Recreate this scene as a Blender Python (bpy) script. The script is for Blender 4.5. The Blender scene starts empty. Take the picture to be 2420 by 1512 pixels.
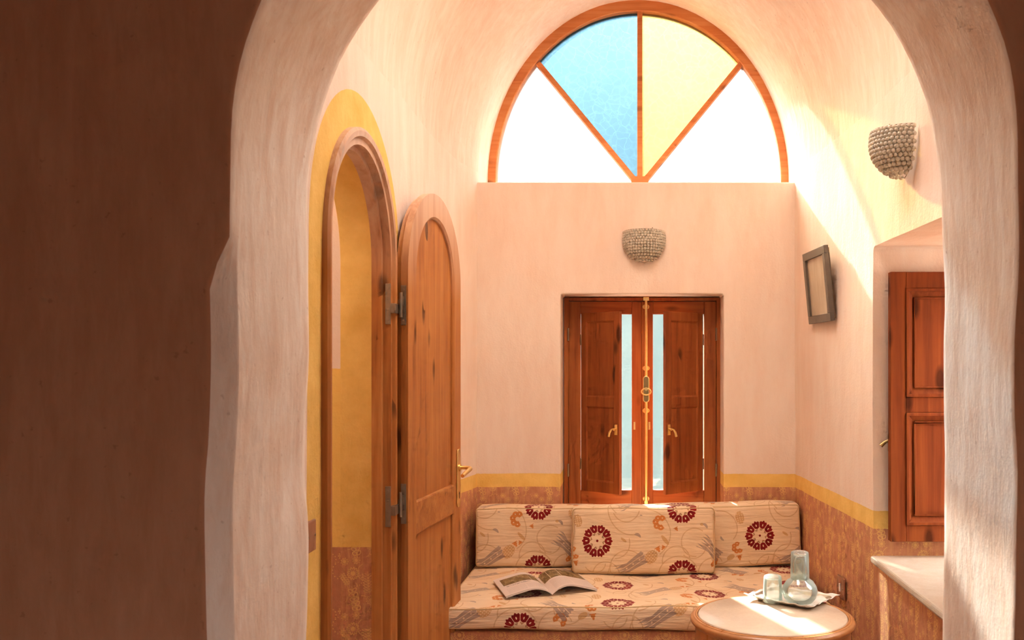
import bpy, bmesh, math, random
from mathutils import Vector, Matrix, noise
random.seed(7)
PI = math.pi
scene = bpy.context.scene
COL = scene.collection

# ------------------------------------------------------------------ camera
# a level view camera with shift: pixel x = 1485 + 2200 X/Y, pixel y = 860 - 2200 (Z - 1.42)/Y
EYE = 1.42
cd = bpy.data.cameras.new('camera')
cd.sensor_width = 36.0
cd.lens = 36.0 * 2200 / 2420
cd.shift_x = (1210 - 1485) / 2420
cd.shift_y = (860 - 756) / 2420
cd.clip_start = 0.05
cd.dof.use_dof = True
cd.dof.focus_distance = 3.9
cd.dof.aperture_fstop = 7.0
cam = bpy.data.objects.new('camera', cd)
COL.objects.link(cam)
cam.location = (0, 0, EYE)
cam.rotation_euler = (PI / 2, 0, 0)
scene.camera = cam

# ------------------------------------------------------------------ view
vs = scene.view_settings
vs.view_transform = 'Standard'
vs.look = 'None'
vs.gamma = 1.0
vs.use_curve_mapping = False
vs.exposure = 1.15
scene.cycles.use_denoising = True
scene.cycles.max_bounces = 9
scene.cycles.diffuse_bounces = 5
scene.cycles.transparent_max_bounces = 16
scene.cycles.use_adaptive_sampling = True
scene.cycles.adaptive_threshold = 0.09
scene.cycles.adaptive_min_samples = 12
scene.cycles.sample_clamp_indirect = 12.0
scene.cycles.blur_glossy = 1.0

# ------------------------------------------------------------------ world
SKY = 8.0
world = bpy.data.worlds.new('world')
scene.world = world
world.use_nodes = True
nt = world.node_tree
bg = nt.nodes['Background']
tc = nt.nodes.new('ShaderNodeTexCoord')
sp = nt.nodes.new('ShaderNodeSeparateXYZ')
nt.links.new(tc.outputs['Generated'], sp.inputs[0])
rp = nt.nodes.new('ShaderNodeValToRGB')
nt.links.new(sp.outputs['Z'], rp.inputs[0])
els = rp.color_ramp.elements
els[0].position, els[0].color = 0.0, (.020, .027, .027, 1)
els[1].position, els[1].color = 1.0, (1.0, .97, .92, 1)
for p_, c_ in ((.06, (.024, .031, .031, 1)), (.18, (.040, .048, .052, 1)), (.26, (.12, .13, .132, 1)), (.37, (.26, .26, .25, 1)), (.60, (.70, .69, .66, 1))):
    e = els.new(p_); e.color = c_
nt.links.new(rp.outputs[0], bg.inputs[0])
bg.inputs[1].default_value = SKY

# ------------------------------------------------------------------ sun
SUN_DIR = Vector((.36, -1.0, -.58)).normalized()      # the way the light travels
def sun(name, strength, angle, color):
    l = bpy.data.lights.new(name, 'SUN')
    l.energy = strength; l.angle = math.radians(angle); l.color = color
    o = bpy.data.objects.new(name, l); COL.objects.link(o)
    o.location = (-2, 9, 6)
    o.rotation_euler = SUN_DIR.to_track_quat('-Z', 'Y').to_euler()
    return o
sun('sun', 19.0, 1.2, (1.0, .94, .84))

def portal(name, loc, size, face):
    l = bpy.data.lights.new(name, 'AREA')
    l.shape = 'RECTANGLE'; l.size, l.size_y = size
    l.cycles.is_portal = True
    o = bpy.data.objects.new(name, l); COL.objects.link(o)
    o.location = loc
    o.rotation_euler = Vector(face).to_track_quat('-Z', 'Y').to_euler()
portal('portal_side', (1.55, 2.97, 1.28), (1.2, 1.0), (-1, 0, 0))
portal('portal_fan', (.05, 5.0, 2.84), (1.7, 1.1), (0, -1, 0))
portal('portal_rear', (.2, -2.15, 1.5), (2.6, 2.0), (0, 1, 0))
portal('portal_added_roof', (.05, 3.05, 3.62), (.8, 1.1), (0, 0, -1))
portal('portal_back', (.07, 4.92, 1.22), (.9, 1.1), (0, -1, 0))

# ================================================================== helpers
def link(name, me, mat=None, parent=None, smooth=False):
    o = bpy.data.objects.new(name, me)
    COL.objects.link(o)
    if mat is not None and not len(me.materials):
        for m in (mat if isinstance(mat, (list, tuple)) else [mat]):
            me.materials.append(m)
    if parent is not None:
        o.parent = parent
    if smooth:
        for p in me.polygons:
            p.use_smooth = True
    return o

def obj(name, bm, mat=None, parent=None, smooth=False, bevel=0, seg=2, autosmooth=None):
    bmesh.ops.remove_doubles(bm, verts=bm.verts, dist=1e-6)
    bmesh.ops.recalc_face_normals(bm, faces=bm.faces)
    me = bpy.data.meshes.new(name)
    bm.to_mesh(me); bm.free()
    o = link(name, me, mat, parent, smooth)
    if bevel:
        m = o.modifiers.new('bevel', 'BEVEL'); m.width = bevel; m.segments = seg
        m.limit_method = 'ANGLE'; m.angle_limit = math.radians(40)
    if autosmooth:
        for p in me.polygons: p.use_smooth = True
        ang = math.radians(autosmooth)
        b2 = bmesh.new(); b2.from_mesh(me)
        for ed in b2.edges:
            if len(ed.link_faces) == 2 and ed.calc_face_angle(0) > ang: ed.smooth = False
        b2.to_mesh(me); b2.free()
    return o

def tag(o, label=None, cat=None, group=None, kind=None):
    if label: o['label'] = label
    if cat: o['category'] = cat
    if group: o['group'] = group
    if kind: o['kind'] = kind
    return o

def thing(name, label, cat, loc=(0, 0, 0), rz=0, group=None, kind=None):
    o = bpy.data.objects.new(name, None); COL.objects.link(o)
    o.empty_display_size = .1
    o.location = loc; o.rotation_euler = (0, 0, rz)
    return tag(o, label, cat, group, kind)

def box(bm, x0, x1, y0, y1, z0, z1, mtx=None):
    vs_ = [Vector((x, y, z)) for x in (x0, x1) for y in (y0, y1) for z in (z0, z1)]
    if mtx is not None: vs_ = [mtx @ v for v in vs_]
    v = [bm.verts.new(p) for p in vs_]
    for f in ((0, 1, 3, 2), (4, 6, 7, 5), (0, 4, 5, 1), (2, 3, 7, 6), (0, 2, 6, 4), (1, 5, 7, 3)):
        bm.faces.new([v[i] for i in f])
    return v

def tube(bm, pts, r, n=10, closed=False, cap=True):
    pts = [Vector(p) for p in pts]
    N = len(pts)
    rings = []
    prev = None
    for i, p in enumerate(pts):
        if closed: t = (pts[(i + 1) % N] - pts[i - 1])
        else: t = pts[min(i + 1, N - 1)] - pts[max(i - 1, 0)]
        t.normalize()
        if prev is None:
            a = Vector((0, 0, 1)) if abs(t.z) < .9 else Vector((1, 0, 0))
            u = t.cross(a).normalized()
        else:
            u = (prev - t * prev.dot(t)).normalized()
        prev = u
        w = t.cross(u)
        rr = r[i] if isinstance(r, (list, tuple)) else r
        rings.append([bm.verts.new(p + (u * math.cos(2 * PI * k / n) + w * math.sin(2 * PI * k / n)) * rr) for k in range(n)])
    for i in range(N if closed else N - 1):
        A, B = rings[i], rings[(i + 1) % N]
        for k in range(n):
            bm.faces.new((A[k], A[(k + 1) % n], B[(k + 1) % n], B[k]))
    if cap and not closed:
        bm.faces.new(rings[0][::-1]); bm.faces.new(rings[-1])

def lathe(bm, prof, n=48, c=(0, 0, 0), cap=False):
    rings = []
    for r, z in prof:
        if r < 1e-6:
            rings.append([bm.verts.new((c[0], c[1], c[2] + z))])
        else:
            rings.append([bm.verts.new((c[0] + r * math.cos(2 * PI * k / n), c[1] + r * math.sin(2 * PI * k / n), c[2] + z)) for k in range(n)])
    for A, B in zip(rings, rings[1:]):
        for k in range(n):
            k2 = (k + 1) % n
            if len(A) == 1 and len(B) == 1: continue
            if len(A) == 1: bm.faces.new((A[0], B[k], B[k2]))
            elif len(B) == 1: bm.faces.new((A[k], A[k2], B[0]))
            else: bm.faces.new((A[k], A[k2], B[k2], B[k]))

def arch_path(c, r_ref, zs, z0, n=36, jn=2):
    """list of (base point s,z ; direction) - position for radius r is base + r*dir"""
    out = []
    for j in range(jn): out.append((c, z0 + (zs - z0) * j / jn, -1.0, 0.0))
    for i in range(n + 1):
        a = PI - PI * i / n
        out.append((c, zs, math.cos(a), math.sin(a)))
    for j in range(jn - 1, -1, -1): out.append((c, z0 + (zs - z0) * j / jn, 1.0, 0.0))
    return out

def arch_sweep(bm, c, zs, z0, section, fmap, n=36, closed_section=True):
    path = arch_path(c, 1, zs, z0, n)
    rings = []
    for (bs, bz, ds, dz) in path:
        rings.append([bm.verts.new(fmap(bs + r * ds, bz + r * dz, d)) for r, d in section])
    m = len(section)
    for A, B in zip(rings, rings[1:]):
        for k in range(m if closed_section else m - 1):
            bm.faces.new((A[k], B[k], B[(k + 1) % m], A[(k + 1) % m]))
    if closed_section:
        bm.faces.new(rings[0]); bm.faces.new(rings[-1][::-1])

def arch_solid(bm, c, r, zs, z0, fmap, d0, d1, n=36):
    path = arch_path(c, r, zs, z0, n)
    A = [bm.verts.new(fmap(bs + r * ds, bz + r * dz, d0)) for bs, bz, ds, dz in path]
    B = [bm.verts.new(fmap(bs + r * ds, bz + r * dz, d1)) for bs, bz, ds, dz in path]
    bm.faces.new(A); bm.faces.new(B[::-1])
    for k in range(len(A)):
        k2 = (k + 1) % len(A)
        bm.faces.new((A[k], B[k], B[k2], A[k2]))

def cut(o, bm):
    """boolean difference, applied"""
    bmesh.ops.recalc_face_normals(bm, faces=bm.faces)
    me = bpy.data.meshes.new('cutter'); bm.to_mesh(me); bm.free()
    c = bpy.data.objects.new('cutter', me); COL.objects.link(c)
    m = o.modifiers.new('b', 'BOOLEAN'); m.operation = 'DIFFERENCE'; m.object = c; m.solver = 'EXACT'
    bpy.context.view_layer.update()
    dg = bpy.context.evaluated_depsgraph_get()
    new = bpy.data.meshes.new_from_object(o.evaluated_get(dg))
    o.modifiers.clear()
    old = o.data; o.data = new
    bpy.data.meshes.remove(old)
    bpy.data.objects.remove(c); bpy.data.meshes.remove(me)

def low_paper(o):
    for p in o.data.polygons:
        if min(o.data.vertices[v].co.z for v in p.vertices) < .835: p.material_index = 1
        else: p.material_index = 0
def shade_auto(o, deg=30):
    me = o.data
    for p in me.polygons: p.use_smooth = True
    b2 = bmesh.new(); b2.from_mesh(me)
    for ed in b2.edges:
        if len(ed.link_faces) == 2 and ed.calc_face_angle(0) > math.radians(deg): ed.smooth = False
    b2.to_mesh(me); b2.free()

# ------------------------------------------------------------------ node maths
def srgb(r, g, b):
    f = lambda c: ((c / 255) / 12.92) if c <= 10.3 else (((c / 255) + .055) / 1.055) ** 2.4
    return (f(r), f(g), f(b), 1.0)

class S:
    """a scalar socket with arithmetic"""
    def __init__(s, T, sock): s.T = T; s.s = sock
    def __add__(a, b): return a.T.m('ADD', a, b)
    __radd__ = __add__
    def __sub__(a, b): return a.T.m('SUBTRACT', a, b)
    def __rsub__(a, b): return a.T.m('SUBTRACT', b, a)
    def __mul__(a, b): return a.T.m('MULTIPLY', a, b)
    __rmul__ = __mul__
    def __truediv__(a, b): return a.T.m('DIVIDE', a, b)
    def __lt__(a, b): return a.T.m('LESS_THAN', a, b)
    def __gt__(a, b): return a.T.m('GREATER_THAN', a, b)
    def abs(a): return a.T.m('ABSOLUTE', a)
    def sin(a): return a.T.m('SINE', a)
    def cos(a): return a.T.m('COSINE', a)
    def sq(a): return a.T.m('MULTIPLY', a, a)
    def wrap(a, lo, hi): return a.T.m('WRAP', a, hi, lo)
    def mx(a, b): return a.T.m('MAXIMUM', a, b)
    def mn(a, b): return a.T.m('MINIMUM', a, b)
    def sqrt(a): return a.T.m('SQRT', a)

class Mat:
    def __init__(T, name, rough=.8, spec=.3):
        T.mat = bpy.data.materials.new(name); T.mat.use_nodes = True
        T.nt = T.mat.node_tree
        T.bsdf = T.nt.nodes['Principled BSDF']
        T.out = T.nt.nodes['Material Output']
        T.bsdf.inputs['Roughness'].default_value = rough
        T.bsdf.inputs['Specular IOR Level'].default_value = spec
        T._tc = None
    def new(T, t): return T.nt.nodes.new(t)
    def lk(T, a, b): T.nt.links.new(a, b)
    def put(T, inp, v):
        if isinstance(v, S): T.lk(v.s, inp)
        elif hasattr(v, 'is_output'): T.lk(v, inp)
        else: inp.default_value = v
    def m(T, op, *a):
        n = T.new('ShaderNodeMath'); n.operation = op
        for i, v in enumerate(a): T.put(n.inputs[i], v)
        return S(T, n.outputs[0])
    def coord(T, which='Object'):
        if T._tc is None: T._tc = T.new('ShaderNodeTexCoord')
        return T._tc.outputs[which]
    def sep(T, v):
        n = T.new('ShaderNodeSeparateXYZ'); T.lk(v, n.inputs[0])
        return [S(T, n.outputs[i]) for i in range(3)]
    def comb(T, x, y, z=0.0):
        n = T.new('ShaderNodeCombineXYZ')
        for i, v in enumerate((x, y, z)): T.put(n.inputs[i], v)
        return n.outputs[0]
    def mapv(T, v, scale=(1, 1, 1), loc=(0, 0, 0)):
        n = T.new('ShaderNodeMapping'); T.lk(v, n.inputs[0])
        n.inputs['Scale'].default_value = scale; n.inputs['Location'].default_value = loc
        return n.outputs[0]
    def noise(T, v, scale=5, detail=4, rough=.55, dist=0.0):
        n = T.new('ShaderNodeTexNoise'); T.lk(v, n.inputs['Vector'])
        n.inputs['Scale'].default_value = scale; n.inputs['Detail'].default_value = detail
        n.inputs['Roughness'].default_value = rough; n.inputs['Distortion'].default_value = dist
        return S(T, n.outputs[0])
    def ramp(T, f, stops):
        n = T.new('ShaderNodeValToRGB'); T.put(n.inputs[0], f)
        r = n.color_ramp
        while len(r.elements) > 1: r.elements.remove(r.elements[-1])
        r.elements[0].position, r.elements[0].color = stops[0]
        for p, c in stops[1:]:
            e_ = r.elements.new(p); e_.color = c
        return n.outputs[0]
    def gray(T, f, lo, hi, a=0.0, b=1.0):
        n = T.new('ShaderNodeMapRange'); T.put(n.inputs[0], f)
        n.inputs[1].default_value = lo; n.inputs[2].default_value = hi
        n.inputs[3].default_value = a; n.inputs[4].default_value = b
        return S(T, n.outputs[0])
    def mix(T, f, a, b, mode='MIX'):
        n = T.new('ShaderNodeMix'); n.data_type = 'RGBA'; n.blend_type = mode
        T.put(n.inputs[0], f); T.put(n.inputs[6], a); T.put(n.inputs[7], b)
        return n.outputs[2]
    def bump(T, h, dist=.003, strength=1.0, normal=None):
        n = T.new('ShaderNodeBump'); T.put(n.inputs['Height'], h)
        n.inputs['Distance'].default_value = dist; n.inputs['Strength'].default_value = strength
        if normal is not None: T.lk(normal, n.inputs['Normal'])
        T.lk(n.outputs[0], T.bsdf.inputs['Normal'])
        return n.outputs[0]
    def color(T, c): T.put(T.bsdf.inputs['Base Color'], c)

    # pattern primitives: p = (x, y) scalars
    def local(T, x, y, cx, cy, tx, ty, ang=0.0):
        """wrapped, rotated coordinates about a feature of a repeating tile"""
        a = (x - cx).wrap(-tx / 2, tx / 2); b = (y - cy).wrap(-ty / 2, ty / 2)
        if ang:
            c, s_ = math.cos(ang), math.sin(ang)
            return a * c + b * s_, b * c - a * s_
        return a, b
    def polar(T, a, b):
        return (a.sq() + b.sq()).sqrt(), T.m('ARCTAN2', b, a)

# ================================================================== materials
def plaster_tone(T, pos, base, light, dark, amp=1.0):
    n1 = T.noise(T.mapv(pos, (5.5, 5.5, 1.5)), 1.6, 6, .62, .3)
    n2 = T.noise(T.mapv(pos, (1, 1, .55)), 38, 3, .7)
    c = T.mix(T.gray(n1, .34, .66), dark, light)
    c = T.mix(.45, c, base)
    return T.mix(T.gray(n2, .3, .75, 0, .12 * amp), c, light)

PINK, PINK_L, PINK_D = (.85, .70, .60, 1), (.89, .77, .675, 1), (.80, .60, .485, 1)
YEL = (.90, .60, .17, 1)
RED = (.58, .26, .145, 1)
RED_LINE = (.84, .54, .20, 1)

def wallpaper_lines(T, u, v):
    """fine botanical line drawing in a repeating tile; returns mask"""
    tx, ty = .165, .187
    w = T.noise(T.comb(u, v, 0.0), 22, 2, .5)
    u = u + (w - .5) * .006
    out = None
    def add(mk):
        nonlocal out
        out = mk if out is None else out.mx(mk)
    def daisy(cx, cy, R, n):
        a, b = T.local(u, v, cx, cy, tx, ty)
        r, th = T.polar(a, b)
        f = (th * (n / (2 * PI))).wrap(-.5, .5)
        # petal loop: ellipse centred at .64R
        px = (r - R * .62) / (R * .36); py = f * r * (2 * PI / n) / (R * .17)
        d = (px.sq() + py.sq()).sqrt()
        add((d - 1.0).abs() < .30)
        add(r < R * .16)
    def sprig(cx, cy, ang, L, nleaf, lw):
        a, b = T.local(u, v, cx, cy, tx, ty, ang)
        inside = (a.abs() < L / 2)
        step = L / nleaf
        fa = (a / step).wrap(-.5, .5) * step
        bb = b.abs() - lw * 1.15
        px = (fa - bb * .35) / (step * .40); py = bb / lw
        d = (px.sq() + py.sq()).sqrt()
        add(((d - 1.0).abs() < .28) * inside)
        add((b.abs() < .0010) * (a.abs() < L * .6))
    def arc(cx, cy, R, ang, cosmin=.0, t=.0009):
        a, b = T.local(u, v, cx, cy, tx, ty, ang)
        r = (a.sq() + b.sq()).sqrt()
        add(((r - R).abs() < t) * (a > R * cosmin))
    def dots(cx, cy, R, ang, n=14, s=.0021):
        a, b = T.local(u, v, cx, cy, tx, ty, ang)
        r, th = T.polar(a, b)
        f = (th * (n / (2 * PI))).wrap(-.5, .5) * (2 * PI / n)
        add((((r - R).sq() + (f * R).sq()).sqrt() < s) * (a > 0.0))
    daisy(.075, .150, .0205, 13)
    daisy(.020, .022, .0120, 8)
    daisy(.046, .003, .0125, 9)
    daisy(.086, .008, .0130, 9)
    daisy(.135, .060, .0160, 11)
    sprig(.080, .062, math.radians(103), .078, 5, .0065)
    sprig(.047, .130, math.radians(125), .040, 5, .0042)
    sprig(.128, .118, math.radians(95), .066, 7, .0085)
    arc(.050, .088, .045, math.radians(-20), .45)
    arc(.005, .085, .055, math.radians(25), .5)
    arc(.120, .155, .030, math.radians(200), .1)
    arc(.105, .045, .030, 0.3, .2)
    dots(.085, .128, .021, math.radians(-30))
    dots(.018, .160, .030, math.radians(200), 16)
    dots(.145, .010, .020, math.radians(60), 12)
    return out

def make_wall(name, door=False, paper=True, tone=1.0):
    T = Mat(name, .88, .2)
    pos = T.coord('Object')
    x, y, z = T.sep(pos)
    wob = (T.noise(pos, 3.0, 3) - .5) * .012
    edge = (T.noise(pos, 60, 2) - .5) * .004
    zz = z + wob + edge
    pink = plaster_tone(T, pos, PINK, PINK_L, PINK_D, tone)
    nY = T.noise(pos, 9, 5, .6)
    yel = T.mix(T.gray(nY, .3, .7), (YEL[0] * .90, YEL[1] * .86, YEL[2] * .75, 1), (YEL[0] * 1.06, YEL[1] * 1.10, YEL[2] * 1.25, 1))
    u = x * 1.0 + y
    lines = wallpaper_lines(T, u, z) if paper else None
    wear = T.gray(T.noise(T.mapv(pos, (1, 1, .6)), 14, 4, .6), .28, .55, .25, 1.0)
    # vertical rubbed streaks of the yellow print over the red ground
    st = T.gray(T.noise(T.mapv(pos, (9, 9, .9)), 9, 4, .65), .46, .68, 0, .55)
    redb = T.mix(T.gray(T.noise(pos, 26, 4, .6), .3, .7), (RED[0] * .88, RED[1] * .82, RED[2] * .8, 1), (RED[0] * 1.15, RED[1] * 1.22, RED[2] * 1.2, 1))
    red = T.mix(st, redb, (.76, .44, .19, 1))
    if paper: red = T.mix(lines * wear * .85, red, RED_LINE)
    c = T.mix(zz < .878, pink, yel)
    if paper: c = T.mix(zz < .812, c, red)
    if door:
        # painted yellow surround of the doorway (centre Y 2.80, spring 1.76)
        dy = y - 2.80 + wob
        dz = (z - 1.76).mx(0.0)
        r = (dy.sq() + dz.sq()).sqrt()
        c = T.mix((r + edge * .6) < .467, c, yel)
        if paper: c = T.mix((x < -.86) * (z < .80), c, red)
    T.color(c)
    b1 = T.noise(T.mapv(pos, (1, 1, .45)), 12, 5, .6)
    b2 = T.noise(pos, 110, 3, .6)
    T.bump(b1 * 1.0 + b2 * .22, .006, .9)
    return T.mat

def make_plaster(name, base, light, dark, streak=True, bump=.009, rough=.9):
    T = Mat(name, rough, .2)
    pos = T.coord('Object')
    c = plaster_tone(T, pos, base, light, dark)
    # rubbed vertical wash and small pits
    n3 = T.noise(T.mapv(pos, (7, 7, 1.5)), 3, 6, .68, .5)
    c = T.mix(T.gray(n3, .42, .66, 0, .80), c, dark)
    n4 = T.noise(T.mapv(pos, (10, 10, 2.0), (3, 3, 3)), 2.4, 5, .65)
    c = T.mix(T.gray(n4, .52, .75, 0, .65), c, light)
    pits = T.gray(T.noise(pos, 55, 2, .5), .70, .76, 0, .35)
    c = T.mix(pits, c, (dark[0] * .5, dark[1] * .4, dark[2] * .35, 1))
    T.color(c)
    b1 = T.noise(T.mapv(pos, (1, 1, .4)), 10, 6, .62)
    b2 = T.noise(pos, 130, 3, .6)
    T.bump(b1 + b2 * .07, bump * .75, .9)
    return T.mat

def make_wood(name, base, dark, light, axis='z', rough=.5, spec=.22, knots=True, faded=None):
    T = Mat(name, rough, spec)
    pos = T.coord('Object')
    sc = {'z': (26, 26, 1.3), 'x': (1.3, 26, 26), 'y': (26, 1.3, 26)}[axis]
    sk = {'z': (13, 13, 5), 'x': (5, 13, 13), 'y': (13, 5, 13)}[axis]
    info = T.new('ShaderNodeObjectInfo')
    off = T.new('ShaderNodeVectorMath'); off.operation = 'MULTIPLY_ADD'
    off.inputs[0].default_value = (1, 1, 1)
    sc_ = T.new('ShaderNodeVectorMath'); sc_.operation = 'SCALE'
    sc_.inputs[0].default_value = (3.1, 5.7, 4.3); T.lk(info.outputs['Random'], sc_.inputs['Scale'])
    ad = T.new('ShaderNodeVectorMath'); ad.operation = 'ADD'
    T.lk(pos, ad.inputs[0]); T.lk(sc_.outputs[0], ad.inputs[1])
    p = ad.outputs[0]
    n1 = T.noise(T.mapv(p, sc), 1.0, 5, .6, .6)
    n2 = T.noise(T.mapv(p, tuple(s_ * 3.6 for s_ in sc)), 1.0, 3, .6)
    n3 = T.noise(p, 3.2, 3, .5)
    f = n1 * .62 + n2 * .22 + n3 * .22
    c = T.ramp(f, [(.30, dark), (.50, base), (.72, light)])
    if knots:
        v = T.new('ShaderNodeTexVoronoi'); T.lk(T.mapv(p, sk), v.inputs['Vector'])
        v.inputs['Scale'].default_value = .85
        k = T.gray(S(T, v.outputs['Distance']), .13, .25, 1.0, 0.0)
        sel = T.noise(T.mapv(p, sk), .42, 1) > .49
        c = T.mix(k * sel * .8, c, (dark[0] * .28, dark[1] * .25, dark[2] * .25, 1))
    if faded is not None:
        # sun-bleached, worn varnish high on the arch
        zlo, zhi, col = faded
        x_, y_, z_ = T.sep(pos)
        g = T.gray(z_, zlo, zhi) * T.gray(n1, .25, .55, .45, 1.0)
        c = T.mix(g * .85, c, col)
    T.color(c)
    T.put(T.bsdf.inputs['Roughness'], T.gray(n1, .2, .8, rough - .08, rough + .14))
    T.bump(n1 * .6 + n2 * .4, .0012, .7)
    return T.mat

def simple(name, col, rough=.5, metal=0.0, spec=.5, bump=None):
    T = Mat(name, rough, spec)
    T.bsdf.inputs['Metallic'].default_value = metal
    pos = T.coord('Object')
    n = T.noise(pos, 30, 3, .6)
    T.color(T.mix(T.gray(n, .3, .7), tuple(c * .88 for c in col[:3]) + (1,), tuple(min(1, c * 1.08) for c in col[:3]) + (1,)))
    if bump: T.bump(n, bump, .6)
    return T.mat

def make_fabric():
    T = Mat('printed_cotton', .92, .15)
    uv = T.coord('UV')
    wn = T.new('ShaderNodeTexNoise'); T.lk(uv, wn.inputs['Vector']); wn.inputs['Scale'].default_value = 14
    wx = (S(T, wn.outputs[0]) - .5) * .004
    x0, y0, _ = T.sep(uv)
    x = x0 + wx; y = y0 + wx * .7
    tx, ty = .774, .306
    cloth = T.mix(T.gray(T.noise(uv, 7, 3), .3, .7), (.80, .58, .36, 1), (.87, .67, .45, 1))
    vine_c = (.56, .315, .13, 1); orange = (.66, .22, .045, 1); grey = (.40, .28, .215, 1); redc = (.26, .012, .012, 1)
    # --- vines: circle arcs
    vines = None
    def arc(cx, cy, R, ang, lim, t=.0026):
        nonlocal vines
        a, b = T.local(x, y, cx, cy, tx, ty, ang)
        r = (a.sq() + b.sq()).sqrt()
        m_ = ((r - R).abs() < t) * (a > R * lim)
        vines = m_ if vines is None else vines.mx(m_)
    arc(.150, .005, .060, math.radians(95), -.1)
    arc(.250, .035, .082, math.radians(135), -.05)
    arc(.100, .060, .048, math.radians(-80), .25)
    arc(.270, .300, .112, math.radians(215), .35)
    arc(.240, .305, .062, math.radians(275), .3)
    arc(.330, .190, .112, math.radians(15), .35)
    arc(.555, .150, .063, math.radians(165), -.35)
    arc(.545, .140, .062, math.radians(-70), .45)
    arc(.470, .070, .062, math.radians(95), -.1)
    arc(.480, .000, .090, math.radians(100), .25)
    arc(.640, .010, .070, math.radians(110), .1)
    arc(.700, .200, .080, math.radians(30), .3)
    arc(.690, .090, .060, math.radians(250), .2)
    arc(.190, .150, .070, math.radians(-35), .6)
    # --- soft orange bulbs, leaves
    org = None
    def ell(cx, cy, ang, ra, rb, hole=None):
        nonlocal org
        a, b = T.local(x, y, cx, cy, tx, ty, ang)
        d = ((a / ra).sq() + (b / rb).sq()).sqrt()
        m_ = d < 1.0
        if hole:
            fa = (a / .011).wrap(-.5, .5); fb = (b / .010).wrap(-.5, .5)
            m_ = m_ * ((fa.sq() + fb.sq()).sqrt() > .24)
        org = m_ if org is None else org.mx(m_)
    ell(.357, .088, .9, .034, .026, True)
    ell(.020, .248, .2, .020, .030, True)
    ell(.418, .160, -.9, .026, .008)
    ell(.232, .165, -.6, .016, .006)
    ell(.655, .262, .3, .015, .024, True)
    ell(.588, .232, 0.0, .009, .006)
    ell(.745, .060, .5, .020, .012)
    # --- stronger orange: a curled cluster of berries, a small three-lobed blossom
    clu = None
    def cluster(cx, cy, ang, s_=1.0):
        nonlocal clu
        a, b = T.local(x, y, cx, cy, tx, ty, ang)
        r, th = T.polar(a, b)
        n = 7
        f = (th * (n / (2 * PI))).wrap(-.5, .5) * (2 * PI / n)
        R = .0235 * s_
        d = ((r - R).sq() + (f * R).sq()).sqrt()
        m_ = ((d < .0125 * s_) + ((r - R * .72).abs() < .007 * s_)).mn(1.0) * (d > .0030 * s_) * (th.abs() < 2.35) * (r > R * .42)
        clu = m_ if clu is None else clu.mx(m_)
    cluster(.398, .240, math.radians(170))
    cluster(.005, .105, math.radians(200), .8)
    cluster(.655, .045, math.radians(60), .8)
    def blossom(cx, cy, ang, s_=1.0):
        nonlocal clu
        a, b = T.local(x, y, cx, cy, tx, ty, ang)
        w_ = a * .55 + .003 * s_
        m_ = (b.abs() < w_ * (1.0 - .45 * ((a / (.010 * s_)).wrap(0, 1)))) * (a < .024 * s_) * (a > 0.0)
        clu = m_ if clu is None else clu.mx(m_)
    blossom(.395, .110, math.radians(120)); blossom(.405, .118, math.radians(60), .8)
    blossom(.015, .045, math.radians(100)); blossom(.475, .200, math.radians(120), .8)
    # --- grey tulips with frilled base, cream channels and a comb of curling tips
    gr = None
    def tulip(cx, cy, ang, flip=1):
        nonlocal gr
        a, b0 = T.local(x, y, cx, cy, tx, ty, ang)
        b = b0 * flip - (a * 22.0).sin() * .0075
        # a runs from frilled base (a=+.075) to tips (a=-.08)
        half = (a * .10 + .0235) + (a * -1.0 - .025).mx(0.0) * .42
        teeth = ((b * 420.0).sin()) * .003
        tipcut = (b / .0135 + a * 9.0).wrap(-.5, .5).abs() * .075
        m_ = (b.abs() < half.mx(.012)) * (a < (.062 + teeth)) * (a > (tipcut - .088))
        chan = ((b - .0095).abs() > .0012) * ((b + .0095).abs() > .0012)
        fa = (a / .036).wrap(-.5, .5) * .036; fb = b
        r, th = T.polar(fa, fb)
        spot = (r > (.0036 + (th * 5.0).cos() * .0012))
        m_ = m_ * chan * spot
        gr = m_ if gr is None else gr.mx(m_)
    tulip(.275, .055, math.radians(27))
    tulip(.645, .105, math.radians(-38), -1)
    def comma(cx, cy, ang, s_=1.0):
        nonlocal gr
        a, b = T.local(x, y, cx, cy, tx, ty, ang)
        bb = b + a.sq() * 22.0
        m_ = ((a / (.016 * s_)).sq() + (bb / (.0065 * s_)).sq()) < 1.0
        gr = m_ if gr is None else gr.mx(m_)
    comma(.297, .188, math.radians(-25)); comma(.606, .228, math.radians(-45), .9); comma(.309, .272, 0, .4); comma(.705, .150, 2.2, .8)
    # --- the red rings of ten scalloped petals
    rd = None; ctr = None
    def ring(cx, cy):
        nonlocal rd, ctr
        a, b = T.local(x, y, cx, cy, tx, ty)
        b = b * .955
        r, th = T.polar(a, b)
        n = 10
        f = (th * (n / (2 * PI))).wrap(-.5, .5)            # -.5 .. .5 inside a petal
        R = .071
        outer = R * .94 + (f * (6 * PI)).cos() * .0026 + ((f * (2 * PI)).cos() - .4) * .0026
        inner = R * .47 + f.sq() * .030
        side = f.abs() * r * (2 * PI / n)
        wmax = r * (PI / n) - .0011
        m_ = (r < outer) * (r > inner) * (side < wmax)
        hole = (((r - R * .70) / .0055).sq() + (side / .0026).sq()) > 1.0
        m_ = (m_ * hole).mx(r < .0052)
        rd = m_ if rd is None else rd.mx(m_)
        f2 = (th * (8 / (2 * PI)) + .3).wrap(-.5, .5) * (2 * PI / 8)
        d = ((r - R * .375).sq() + (f2 * R * .375).sq()).sqrt()
        d2 = ((r - R * .43).sq() + ((f2.abs() - .13) * R * .43).sq()).sqrt()
        m2 = (d < .0030).mx(d2 < .0030)
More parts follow.
